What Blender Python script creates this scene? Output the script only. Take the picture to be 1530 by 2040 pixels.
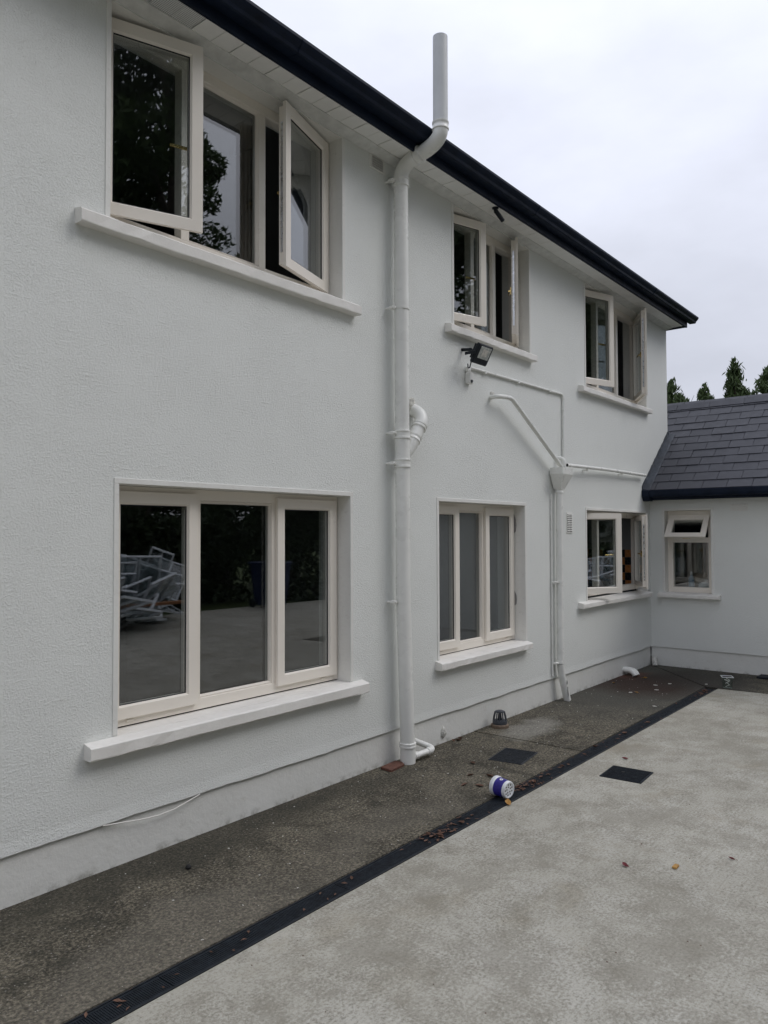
import bpy, math, random
import numpy as np
from mathutils import Matrix, Vector
R = math.radians
for o in list(bpy.data.objects):
    bpy.data.objects.remove(o)
S = bpy.context.scene
C = S.collection
rnd = random.Random(7)

# ------------------------------------------------------------------ camera
CX, CY, CZ = 0.0, -3.56, 1.70
yaw, pitch, roll = 0.894019589, 0.0285415454, -0.00332558
f0 = Vector((math.sin(yaw), math.cos(yaw), 0)); r0 = Vector((math.cos(yaw), -math.sin(yaw), 0)); u0 = Vector((0, 0, 1))
fw = f0*math.cos(pitch)+u0*math.sin(pitch); up = -f0*math.sin(pitch)+u0*math.cos(pitch)
rt = r0*math.cos(roll)+up*math.sin(roll); up2 = up*math.cos(roll)-r0*math.sin(roll)
cam_d = bpy.data.cameras.new('camera'); cam = bpy.data.objects.new('camera', cam_d); C.objects.link(cam)
m = Matrix.Identity(4)
for i in range(3):
    m[i][0] = rt[i]; m[i][1] = up2[i]; m[i][2] = -fw[i]
m[0][3], m[1][3], m[2][3] = CX, CY, CZ
cam.matrix_world = m
cam_d.sensor_fit = 'HORIZONTAL'; cam_d.sensor_width = 36.0; cam_d.lens = 36.0*1531.22/1530.0
cam_d.clip_start = 0.05; cam_d.clip_end = 2000
S.camera = cam

# ------------------------------------------------------------------ world: overcast sky
SUN_EL, SUN_AZ = 48.0, -52.0          # azimuth measured from +X towards +Y
sd = Vector((math.cos(R(SUN_EL))*math.cos(R(SUN_AZ)), math.cos(R(SUN_EL))*math.sin(R(SUN_AZ)), math.sin(R(SUN_EL))))
W = bpy.data.worlds.new('World'); S.world = W; W.use_nodes = True
nt = W.node_tree; N = nt.nodes; L = nt.links; N.clear()
out = N.new('ShaderNodeOutputWorld'); bg = N.new('ShaderNodeBackground'); bg.inputs['Strength'].default_value = 0.1
sky = N.new('ShaderNodeTexSky'); sky.sky_type = 'NISHITA'; sky.sun_disc = False
sky.sun_elevation = R(SUN_EL); sky.sun_rotation = math.atan2(sd.x, sd.y); sky.air_density = 1.0; sky.dust_density = 3.0
tc = N.new('ShaderNodeTexCoord'); sep = N.new('ShaderNodeSeparateXYZ'); L.new(tc.outputs['Generated'], sep.inputs[0])
def wmath(op, a, b=None):
    n = N.new('ShaderNodeMath'); n.operation = op
    for i, v in enumerate((a, b)):
        if v is None: continue
        if isinstance(v, (int, float)): n.inputs[i].default_value = v
        else: L.new(v, n.inputs[i])
    return n.outputs[0]
zc = wmath('MAXIMUM', sep.outputs['Z'], 0.0)
grad = wmath('ADD', wmath('MULTIPLY', zc, 0.88), 0.55)       # overcast: brighter towards the zenith
mp = N.new('ShaderNodeMapping'); mp.inputs['Scale'].default_value = (2.2, 2.2, 5.0); L.new(tc.outputs['Generated'], mp.inputs[0])
nz = N.new('ShaderNodeTexNoise'); nz.inputs['Scale'].default_value = 1.9; nz.inputs['Detail'].default_value = 5; nz.inputs['Roughness'].default_value = 0.5
L.new(mp.outputs[0], nz.inputs['Vector'])
cl = wmath('ADD', wmath('MULTIPLY', nz.outputs['Fac'], 0.44), 0.745)
lum = wmath('MULTIPLY', wmath('MULTIPLY', grad, cl), 10.0)
cc = N.new('ShaderNodeCombineColor')
L.new(wmath('MULTIPLY', lum, 0.90), cc.inputs[0]); L.new(wmath('MULTIPLY', lum, 0.935), cc.inputs[1]); L.new(wmath('MULTIPLY', lum, 1.065), cc.inputs[2])
mix = N.new('ShaderNodeMixRGB'); mix.inputs['Fac'].default_value = 0.93
L.new(sky.outputs[0], mix.inputs[1]); L.new(cc.outputs[0], mix.inputs[2]); L.new(mix.outputs[0], bg.inputs['Color']); L.new(bg.outputs[0], out.inputs[0])
sun_d = bpy.data.lights.new('sun', 'SUN'); sun_d.energy = 0.8; sun_d.angle = R(28); sun_d.color = (1.0, 0.965, 0.92)
sun = bpy.data.objects.new('sun', sun_d); C.objects.link(sun); sun.rotation_euler = sd.to_track_quat('Z', 'Y').to_euler()
S.view_settings.view_transform = 'Standard'; S.view_settings.look = 'None'; S.view_settings.gamma = 1.0
S.view_settings.use_curve_mapping = False; S.view_settings.exposure = 0.08
S.render.engine = 'CYCLES'
S.cycles.max_bounces = 8; S.cycles.transparent_max_bounces = 16; S.cycles.caustics_reflective = False; S.cycles.caustics_refractive = False

# ------------------------------------------------------------------ materials
class NT:
    def __init__(s, name):
        s.m = bpy.data.materials.new(name); s.m.use_nodes = True; s.t = s.m.node_tree; s.t.nodes.clear()
        s.out = s.t.nodes.new('ShaderNodeOutputMaterial')
    def n(s, typ, **k):
        x = s.t.nodes.new(typ)
        for a, v in k.items(): setattr(x, a, v)
        return x
    def set(s, sock, v):
        if v is None: return
        if hasattr(v, 'is_linked') or hasattr(v, 'links'): s.t.links.new(v, sock)
        else: sock.default_value = v
    def math(s, op, a, b=None, c=None, clamp=False):
        x = s.n('ShaderNodeMath', operation=op); x.use_clamp = clamp
        for i, v in enumerate((a, b, c)): s.set(x.inputs[i], v)
        return x.outputs[0]
    def pos(s):
        return s.n('ShaderNodeNewGeometry').outputs['Position']
    def obj(s):
        return s.n('ShaderNodeTexCoord').outputs['Object']
    def mapv(s, v, scale=(1, 1, 1), loc=(0, 0, 0), rot=(0, 0, 0)):
        x = s.n('ShaderNodeMapping'); s.set(x.inputs[0], v); x.inputs['Scale'].default_value = scale; x.inputs['Location'].default_value = loc; x.inputs['Rotation'].default_value = rot
        return x.outputs[0]
    def noise(s, v, scale, detail=4, rough=0.55, dist=0.0):
        x = s.n('ShaderNodeTexNoise'); s.set(x.inputs['Vector'], v); x.inputs['Scale'].default_value = scale; x.inputs['Detail'].default_value = detail
        x.inputs['Roughness'].default_value = rough; x.inputs['Distortion'].default_value = dist
        return x.outputs['Fac']
    def vor(s, v, scale, feature='F1', out='Distance', rand=1.0):
        x = s.n('ShaderNodeTexVoronoi', feature=feature); s.set(x.inputs['Vector'], v); x.inputs['Scale'].default_value = scale; x.inputs['Randomness'].default_value = rand
        return x.outputs[out]
    def ramp(s, f, pts, interp='LINEAR'):
        x = s.n('ShaderNodeValToRGB'); s.set(x.inputs[0], f); e = x.color_ramp.elements; x.color_ramp.interpolation = interp
        while len(e) < len(pts): e.new(0.5)
        for i, (p, c) in enumerate(pts):
            e[i].position = p; e[i].color = (c, c, c, 1) if isinstance(c, (int, float)) else (*c, 1)
        return x.outputs[0]
    def mix(s, f, a, b, mode='MIX'):
        x = s.n('ShaderNodeMixRGB', blend_type=mode); s.set(x.inputs[0], f)
        for i, v in ((1, a), (2, b)):
            if isinstance(v, tuple): v = (*v, 1) if len(v) == 3 else v
            s.set(x.inputs[i], v)
        return x.outputs[0]
    def bump(s, h, dist, strength=1.0, normal=None):
        x = s.n('ShaderNodeBump'); x.inputs['Distance'].default_value = dist; x.inputs['Strength'].default_value = strength; s.set(x.inputs['Height'], h)
        if normal is not None: s.set(x.inputs['Normal'], normal)
        return x.outputs[0]
    def blob(s, P, c, r, soft=1.0):
        # 1 inside an ellipsoid stain centred c with radii r
        v = s.n('ShaderNodeVectorMath', operation='SUBTRACT'); s.set(v.inputs[0], P); v.inputs[1].default_value = c
        d = s.n('ShaderNodeVectorMath', operation='DIVIDE'); s.set(d.inputs[0], v.outputs[0]); d.inputs[1].default_value = r
        l = s.n('ShaderNodeVectorMath', operation='LENGTH'); s.set(l.inputs[0], d.outputs[0])
        return s.math('SUBTRACT', 1.0, l.outputs['Value'], clamp=True)
    def pbr(s, col, rough=0.6, metal=0.0, normal=None, spec=0.5, **k):
        x = s.n('ShaderNodeBsdfPrincipled')
        if isinstance(col, tuple): col = (*col, 1)
        s.set(x.inputs['Base Color'], col); s.set(x.inputs['Roughness'], rough); s.set(x.inputs['Metallic'], metal)
        s.set(x.inputs['Specular IOR Level'], spec)
        if normal is not None: s.set(x.inputs['Normal'], normal)
        for a, v in k.items(): s.set(x.inputs[a], v)
        s.t.links.new(x.outputs[0], s.out.inputs[0]); return s.m

M = {}
def simple(name, col, rough, var=0.12, vs=14.0, bump=0.0, bs=60.0, metal=0.0, spec=0.5):
    t = NT(name); P = t.obj(); n = t.noise(P, vs, 5)
    a = tuple(c*(1-var) for c in col); b = tuple(min(1, c*(1+var)) for c in col)
    nr = t.bump(t.noise(P, bs, 4), bump) if bump else None
    rr = t.ramp(t.noise(P, vs*1.7, 4), [(0.3, max(0, rough-0.08)), (0.7, min(1, rough+0.1))])
    M[name] = t.pbr(t.ramp(n, [(0.3, a), (0.7, b)]), rr, metal, nr, spec); return M[name]

# painted rough render
t = NT('render'); P = t.pos()
big = t.noise(P, 0.9, 3); mid = t.noise(P, 4.0, 4)
g1 = t.noise(t.mapv(P, (0.85, 1, 1.05)), 92.0, 4, 0.62, 0.3); g2 = t.noise(P, 170.0, 2, 0.6); g3 = t.noise(P, 9.0, 4)
g1b = t.noise(t.mapv(P, loc=(5, 1, 2)), 46.0, 5, 0.7, 1.2)
lump = t.math('ADD', t.math('MULTIPLY', t.ramp(g1, [(0.46, 0.0), (0.60, 0.8), (0.70, 1.0)]), 0.7), t.math('MULTIPLY', t.ramp(g1b, [(0.54, 0.0), (0.62, 0.9), (0.68, 1.0)]), 0.45))
patch = t.ramp(t.noise(t.mapv(P, (0.8, 1, 1.3)), 3.2, 6, 0.68), [(0.36, 0.42), (0.64, 0.85)])
rdg = t.ramp(t.noise(t.mapv(P, (1.6, 1.6, 16.0)), 2.4, 5, 0.6), [(0.62, 0.0), (0.69, 0.28), (0.74, 0.1)])
hgt = t.math('ADD', t.math('ADD', t.math('ADD', rdg, t.math('MULTIPLY', t.math('SUBTRACT', lump, 0.45), patch)), t.math('MULTIPLY', g2, 0.22)), t.math('MULTIPLY', g3, 0.35))
col = t.ramp(big, [(0.3, (0.77, 0.785, 0.752)), (0.7, (0.795, 0.81, 0.777))])
col = t.mix(t.ramp(mid, [(0.60, 0.0), (0.80, 0.06)]), col, (0.66, 0.66, 0.61))
pits = t.ramp(t.vor(P, 9.0), [(0.0, 1.0), (0.018, 0.6), (0.03, 0.0)])
col = t.mix(t.math('MULTIPLY', pits, 0.35), col, (0.22, 0.21, 0.19))
streak = t.ramp(t.noise(t.mapv(P, (7, 7, 0.5)), 2.0, 4), [(0.60, 0.0), (0.80, 0.10)])
col = t.mix(streak, col, (0.60, 0.59, 0.53))
t.pbr(col, 0.62, 0, t.bump(hgt, 0.0027, 0.9), 0.35); M['render'] = t.m
# smoother painted plaster (surrounds, reveals, plinth)
t = NT('plaster'); P = t.pos()
hgt = t.math('ADD', t.noise(P, 38, 4), t.math('MULTIPLY', t.noise(P, 9, 3), 1.4))
col = t.ramp(t.noise(P, 3.0, 5), [(0.3, (0.755, 0.75, 0.71)), (0.7, (0.81, 0.805, 0.765))])
st = t.ramp(t.noise(t.mapv(P, (3, 3, 6)), 5.0, 6, 0.65), [(0.60, 0.0), (0.74, 0.35)])
col = t.mix(st, col, (0.46, 0.44, 0.39))
t.pbr(col, 0.6, 0, t.bump(hgt, 0.003, 0.7), 0.35); M['plaster'] = t.m
t = NT('plinth_paint'); P = t.pos()
hgt = t.math('ADD', t.noise(P, 40, 5, 0.6), t.math('MULTIPLY', t.noise(P, 7, 3), 2.0))
col = t.ramp(t.noise(P, 1.8, 5), [(0.3, (0.71, 0.71, 0.67)), (0.7, (0.77, 0.77, 0.735))])
st = t.ramp(t.noise(t.mapv(P, (2.2, 2.2, 5)), 4.0, 7, 0.7), [(0.58, 0.0), (0.75, 0.35)])
col = t.mix(st, col, (0.40, 0.38, 0.31))
sz = t.n('ShaderNodeSeparateXYZ'); t.set(sz.inputs[0], P)
splash = t.math('MULTIPLY', t.ramp(sz.outputs['Z'], [(0.0, 1.0), (0.045, 0.0)]), t.ramp(t.noise(P, 9, 6, 0.75), [(0.48, 0.0), (0.66, 0.8)]))
col = t.mix(splash, col, (0.13, 0.125, 0.09))
t.pbr(col, 0.7, 0, t.bump(hgt, 0.003, 0.8), 0.3); M['plinth_paint'] = t.m
t = NT('sill_paint'); P = t.pos()
col = t.ramp(t.noise(P, 7, 5), [(0.3, (0.775, 0.755, 0.71)), (0.7, (0.84, 0.82, 0.775))])
chp = t.ramp(t.vor(t.mapv(P, (1, 1, 1.5)), 7.0), [(0.02, 1.0), (0.045, 0.0)]); col = t.mix(t.math('MULTIPLY', chp, 0.75), col, (0.16, 0.15, 0.13))
col = t.mix(t.ramp(t.noise(t.mapv(P, (1, 4, 6)), 5, 6, 0.7), [(0.60, 0.0), (0.74, 0.12)]), col, (0.52, 0.50, 0.45))
t.pbr(col, 0.5, 0, t.bump(t.math('SUBTRACT', t.noise(P, 40, 4), t.math('MULTIPLY', chp, 2.0)), 0.0016, 0.8)); M['sill_paint'] = t.m
simple('upvc', (0.85, 0.795, 0.71), 0.34, 0.02, 3)
simple('soffit_white', (0.85, 0.85, 0.82), 0.5, 0.05, 5)
simple('trim_paint', (0.68, 0.685, 0.66), 0.6, 0.12, 12, 0.003, 40)
simple('pipe_white', (0.80, 0.80, 0.76), 0.30, 0.06, 5, 0.0006, 30)
simple('pipe_grey', (0.64, 0.655, 0.66), 0.42, 0.04, 5)
simple('gutter_black', (0.008, 0.0135, 0.028), 0.5, 0.3, 6, 0.0006, 30, spec=0.15)
simple('lead', (0.03, 0.038, 0.052), 0.5, 0.3, 8, 0.006, 18)
simple('black_plastic', (0.011, 0.014, 0.019), 0.5, 0.3, 20, spec=0.3)
simple('grey_plastic', (0.05, 0.055, 0.065), 0.5, 0.25, 20)
simple('iron', (0.013, 0.017, 0.023), 0.68, 0.4, 25, 0.002, 160, spec=0.25)
simple('cover_grey', (0.027, 0.031, 0.037), 0.65, 0.35, 30, 0.002, 160, spec=0.3)
simple('brass', (0.75, 0.55, 0.22), 0.25, 0.05, 20, metal=1.0)
simple('steel', (0.72, 0.73, 0.74), 0.3, 0.05, 20, metal=1.0)
simple('brick_red', (0.125, 0.055, 0.038), 0.85, 0.3, 40, 0.003, 120)
simple('tub_white', (0.76, 0.78, 0.80), 0.4, 0.05, 20)
simple('tub_blue', (0.03, 0.022, 0.24), 0.4, 0.2, 20)
simple('hole_black', (0.01, 0.01, 0.01), 0.8, 0.2, 20)
simple('room_paint', (0.25, 0.26, 0.27), 0.8, 0.05, 2)
simple('room_dark', (0.06, 0.065, 0.075), 0.8, 0.1, 2)
simple('bottle_blue', (0.18, 0.34, 0.50), 0.3, 0.1, 10)
simple('tile_orange', (0.50, 0.21, 0.07), 0.3, 0.15, 30)
simple('tile_black', (0.02, 0.025, 0.028), 0.25, 0.2, 30)
simple('leaf_brown', (0.125, 0.065, 0.042), 0.75, 0.45, 40)
simple('leaf_yellow', (0.40, 0.22, 0.06), 0.7, 0.35, 40)
simple('leaf_red', (0.16, 0.03, 0.035), 0.7, 0.35, 40)
simple('chip_pale', (0.62, 0.60, 0.55), 0.8, 0.2, 60)
simple('grit', (0.30, 0.285, 0.25), 0.9, 0.6, 15)
simple('filler', (0.62, 0.61, 0.56), 0.8, 0.35, 40, 0.006, 80)
simple('cement_grey', (0.30, 0.295, 0.285), 0.85, 0.2, 30, 0.003, 80)
simple('terracotta', (0.17, 0.125, 0.09), 0.85, 0.3, 40, 0.003, 90)
simple('bark', (0.07, 0.055, 0.04), 0.9, 0.4, 6, 0.03, 12)
simple('old_white', (0.74, 0.77, 0.80), 0.45, 0.1, 6)
simple('bin_blue', (0.012, 0.02, 0.06), 0.4, 0.2, 8)
simple('paper_grey', (0.35, 0.37, 0.40), 0.6, 0.1, 8)
simple('timber', (0.30, 0.13, 0.05), 0.7, 0.2, 10)
simple('brush_blue', (0.12, 0.25, 0.42), 0.5); simple('brush_red', (0.45, 0.05, 0.05), 0.5)
# perforated soffit panels
t = NT('soffit_vented'); P = t.pos()
dots = t.ramp(t.vor(t.mapv(P, (1, 1, 0)), 95.0, rand=0.0), [(0.26, 1.0), (0.34, 0.0)])
col = t.mix(t.math('MULTIPLY', dots, 0.75), (0.72, 0.735, 0.72), (0.08, 0.08, 0.08))
t.pbr(col, 0.5, 0, t.bump(t.math('SUBTRACT', 1.0, dots), 0.002, 0.6)); M['soffit_vented'] = t.m
# slate
t = NT('slate'); P = t.obj(); rn = t.n('ShaderNodeObjectInfo').outputs['Random']
off = t.n('ShaderNodeVectorMath', operation='ADD'); t.set(off.inputs[0], P)
cx = t.n('ShaderNodeCombineXYZ'); t.set(cx.inputs[0], t.math('MULTIPLY', rn, 37.0)); t.set(cx.inputs[1], t.math('MULTIPLY', rn, 91.0)); t.set(off.inputs[1], cx.outputs[0])
n1 = t.noise(off.outputs[0], 9.0, 6, 0.6); n2 = t.noise(off.outputs[0], 60.0, 4, 0.6)
col = t.mix(rn, (0.033, 0.035, 0.046), (0.041, 0.043, 0.055))
col = t.mix(t.ramp(n1, [(0.45, 0.0), (0.75, 0.3)]), col, (0.072, 0.073, 0.08))
t.pbr(col, t.ramp(n1, [(0.3, 0.5), (0.7, 0.7)]), 0, t.bump(t.math('ADD', n1, t.math('MULTIPLY', n2, 0.35)), 0.003, 0.5)); M['slate'] = t.m
# old dark concrete of the path
t = NT('path_concrete'); P = t.pos()
a1 = t.noise(P, 1.9, 7, 0.68); a2 = t.noise(P, 62.0, 5, 0.78); a3 = t.noise(P, 150.0, 3, 0.6); a4 = t.noise(P, 6.0, 5, 0.65)
base = t.ramp(a2, [(0.36, (0.026, 0.025, 0.020)), (0.50, (0.082, 0.075, 0.059)), (0.64, (0.22, 0.20, 0.158))])
base = t.mix(t.ramp(t.math('ADD', a1, t.math('MULTIPLY', t.math('SUBTRACT', a2, 0.5), 0.7)), [(0.38, 0.0), (0.62, 0.9)]), base, t.ramp(a2, [(0.36, (0.07, 0.064, 0.051)), (0.50, (0.175, 0.16, 0.127)), (0.64, (0.38, 0.345, 0.275))]))
base = t.mix(t.ramp(a4, [(0.50, 0.0), (0.66, 0.7)]), base, (0.04, 0.04, 0.031))
chips = t.vor(P, 75.0); cid = t.n('ShaderNodeTexVoronoi'); t.set(cid.inputs['Vector'], P); cid.inputs['Scale'].default_value = 75.0
cs = t.n('ShaderNodeSeparateColor'); t.set(cs.inputs[0], cid.outputs['Color'])
isch = t.math('MULTIPLY', t.ramp(cs.outputs[0], [(0.86, 0.0), (0.90, 1.0)]), t.ramp(chips, [(0.28, 1.0), (0.42, 0.0)]))
base = t.mix(t.math('MULTIPLY', isch, 0.8), base, t.mix(cs.outputs[1], (0.22, 0.20, 0.17), (0.46, 0.44, 0.40)))
dk = t.math('MULTIPLY', t.ramp(cs.outputs[2], [(0.86, 0.0), (0.90, 1.0)]), t.ramp(chips, [(0.25, 1.0), (0.42, 0.0)]))
base = t.mix(t.math('MULTIPLY', dk, 0.75), base, (0.02, 0.02, 0.022))
nw = t.n('ShaderNodeVectorMath', operation='ADD'); t.set(nw.inputs[0], P)
nn = t.n('ShaderNodeTexNoise'); t.set(nn.inputs['Vector'], P); nn.inputs['Scale'].default_value = 2.2; nn.inputs['Detail'].default_value = 5
sc2 = t.n('ShaderNodeVectorMath', operation='SCALE'); t.set(sc2.inputs[0], nn.outputs['Color']); sc2.inputs['Scale'].default_value = 0.7
t.set(nw.inputs[1], sc2.outputs[0]); Q = nw.outputs[0]; o_ = 0.35
base0 = t.ramp(a2, [(0.36, 0.12), (0.64, 0.85)])
def stain(c, r, colr, k, b):
    colr = t.mix(0.55, colr, base0, 'OVERLAY')
    f = t.ramp(t.blob(Q, (c[0]+o_, c[1]+o_, o_), r), [(0.0, 0.0), (0.55, k)])
    return t.mix(f, b, colr)
base = stain((8.7, -0.4, 0), (2.6, 1.3, 2), (0.088, 0.088, 0.080), 0.9, base)      # damp smooth slab by the corner
base = stain((8.7, -0.42, 0), (1.0, 0.75, 2), (0.048, 0.030, 0.024), 1.0, base)      # rusty stain from the outlet
base = stain((9.1, -0.06, 0), (0.5, 0.2, 2), (0.13, 0.06, 0.045), 0.7, base)
base = stain((9.3, -0.85, 0), (0.8, 0.8, 2), (0.05, 0.046, 0.04), 0.7, base)
base = stain((6.05, -0.28, 0), (0.55, 0.26, 2), (0.32, 0.315, 0.29), 0.85, base)       # pale cement smear by the cowl
base = stain((2.7, -0.12, 0), (2.2, 0.28, 2), (0.06, 0.058, 0.046), 0.7, base)         # algae along the plinth
base = stain((1.9, -0.85, 0), (1.2, 0.35, 2), (0.22, 0.205, 0.175), 0.55, base)
base = stain((3.6, -0.75, 0), (0.9, 0.25, 2), (0.21, 0.195, 0.165), 0.5, base)
base = t.mix(1.0, base, (0.76, 0.74, 0.695), 'MULTIPLY')
h_ = t.math('ADD', t.math('MULTIPLY', a2, 1.0), t.math('ADD', t.math('MULTIPLY', a3, 0.5), t.math('MULTIPLY', isch, 0.5)))
t.pbr(base, 0.85, 0, t.bump(h_, 0.006, 0.9), 0.3); M['path_concrete'] = t.m
# lighter yard concrete
t = NT('yard_concrete'); P = t.pos()
b1 = t.noise(P, 0.55, 5, 0.6); b2 = t.noise(P, 4.6, 10, 0.74, 0.3); b3 = t.noise(P, 70.0, 6, 0.78); b4 = t.noise(P, 240.0, 2, 0.5)
gz = t.math('MULTIPLY', t.math('SUBTRACT', b3, 0.5), 0.42); b2 = t.math('ADD', b2, gz)
br = t.noise(t.mapv(P, (2.0, 70.0, 1), rot=(0, 0, R(-14))), 1.6, 5, 0.65)
col = t.ramp(b1, [(0.32, (0.345, 0.333, 0.293)), (0.66, (0.445, 0.432, 0.388))])
col = t.mix(t.ramp(t.math('SUBTRACT', b2, t.math('MULTIPLY', gz, 2.0)), [(0.45, 0.0), (0.68, 0.72)]), col, (0.20, 0.185, 0.15))
col = t.mix(t.ramp(t.math('ADD', t.noise(P, 2.0, 9, 0.74, 0.4), gz), [(0.50, 0.0), (0.64, 0.6)]), col, (0.50, 0.49, 0.455))
col = t.mix(t.ramp(t.noise(t.mapv(P, loc=(9, 4, 0)), 1.7, 5, 0.6), [(0.56, 0.0), (0.70, 0.5)]), col, (0.25, 0.215, 0.15))
pit = t.math('MULTIPLY', t.ramp(b3, [(0.36, 1.0), (0.50, 0.0)]), t.ramp(t.noise(P, 5.0, 5, 0.7), [(0.35, 0.35), (0.65, 1.0)])); col = t.mix(t.math('MULTIPLY', pit, 0.7), col, (0.115, 0.112, 0.10))
spk = t.ramp(b3, [(0.58, 0.0), (0.68, 1.0)]); col = t.mix(t.math('MULTIPLY', spk, 0.35), col, (0.60, 0.59, 0.56))
col = t.mix(t.ramp(br, [(0.52, 0.0), (0.68, 0.45)]), col, (0.24, 0.225, 0.19))
um = t.ramp(t.noise(t.mapv(P, loc=(3, 7, 0)), 3.5, 5, 0.7), [(0.40, 0.0), (0.62, 1.0)])
vg = t.math('MULTIPLY', t.ramp(t.vor(t.mapv(P, rot=(0, 0, 0.5)), 26.0), [(0.03, 1.0), (0.09, 0.0)]), um); col = t.mix(t.math('MULTIPLY', vg, 0.6), col, (0.07, 0.068, 0.06))
sh = t.ramp(t.math('SUBTRACT', t.noise(t.mapv(P, loc=(1, 2, 0)), 1.5, 10, 0.76, 0.2), gz), [(0.475, 0.0), (0.56, 0.48)]); col = t.mix(sh, col, (0.23, 0.215, 0.18))
col = t.mix(1.0, col, (1.05, 1.04, 1.0), 'MULTIPLY')
h_ = t.math('ADD', t.math('ADD', b3, t.math('MULTIPLY', b4, 0.4)), t.math('ADD', t.math('MULTIPLY', br, 0.6), t.math('MULTIPLY', vg, -0.8)))
t.pbr(col, 0.85, 0, t.bump(h_, 0.0035, 0.8), 0.3); M['yard_concrete'] = t.m
# lawn / distant ground
t = NT('grass_ground'); P = t.pos()
t.pbr(t.ramp(t.noise(P, 3, 6, 0.7), [(0.3, (0.03, 0.045, 0.014)), (0.7, (0.075, 0.10, 0.03))]), 0.95, 0, t.bump(t.noise(P, 30, 5), 0.05), 0.2); M['grass_ground'] = t.m
# foliage
def foliage(name, a, b, vs=1.4):
    t = NT(name); P = t.pos(); n = t.noise(P, vs, 4, 0.7); n2 = t.noise(P, vs*9, 2)
    c = t.mix(t.ramp(n2, [(0.3, 0.0), (0.7, 0.6)]), t.ramp(n, [(0.3, a), (0.7, b)]), tuple(x*1.5 for x in b))
    d = t.n('ShaderNodeBsdfPrincipled'); t.set(d.inputs['Base Color'], c); d.inputs['Roughness'].default_value = 0.6; d.inputs['Specular IOR Level'].default_value = 0.25
    tr = t.n('ShaderNodeBsdfTranslucent'); t.set(tr.inputs[0], c); mx = t.n('ShaderNodeMixShader'); mx.inputs[0].default_value = 0.25
    t.t.links.new(d.outputs[0], mx.inputs[1]); t.t.links.new(tr.outputs[0], mx.inputs[2]); t.t.links.new(mx.outputs[0], t.out.inputs[0]); M[name] = t.m
foliage('foliage_conifer', (0.030, 0.047, 0.022), (0.075, 0.108, 0.042), 0.8)
foliage('foliage_hedge', (0.009, 0.016, 0.006), (0.024, 0.038, 0.012), 0.8)
foliage('foliage_broad', (0.020, 0.036, 0.012), (0.055, 0.085, 0.024), 0.6)
# glass: clear pane that mirrors what stands before it
def glass(name, ior, tint, rough=0.0):
    t = NT(name); bf = t.n('ShaderNodeNewGeometry').outputs['Backfacing']
    fr = t.n('ShaderNodeFresnel'); t.set(fr.inputs['IOR'], t.math('ADD', t.math('MULTIPLY', bf, 1/ior-ior), ior))
    tp = t.n('ShaderNodeBsdfTransparent'); tp.inputs[0].default_value = (*tint, 1)
    gl = t.n('ShaderNodeBsdfGlossy'); gl.inputs['Roughness'].default_value = rough; gl.inputs['Color'].default_value = (1, 1, 1, 1)
    mx = t.n('ShaderNodeMixShader'); t.set(mx.inputs[0], fr.outputs[0])
    t.t.links.new(tp.outputs[0], mx.inputs[1]); t.t.links.new(gl.outputs[0], mx.inputs[2]); t.t.links.new(mx.outputs[0], t.out.inputs[0]); M[name] = t.m
glass('glass', 2.05, (0.80, 0.83, 0.83)); glass('clear_plastic', 1.5, (0.80, 0.86, 0.84), 0.08)
t = NT('lamp_lens'); t.pbr(t.ramp(t.vor(t.obj(), 60.0), [(0.0, (0.75, 0.75, 0.70)), (0.6, (0.42, 0.44, 0.42))]), 0.2); M['lamp_lens'] = t.m

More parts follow.
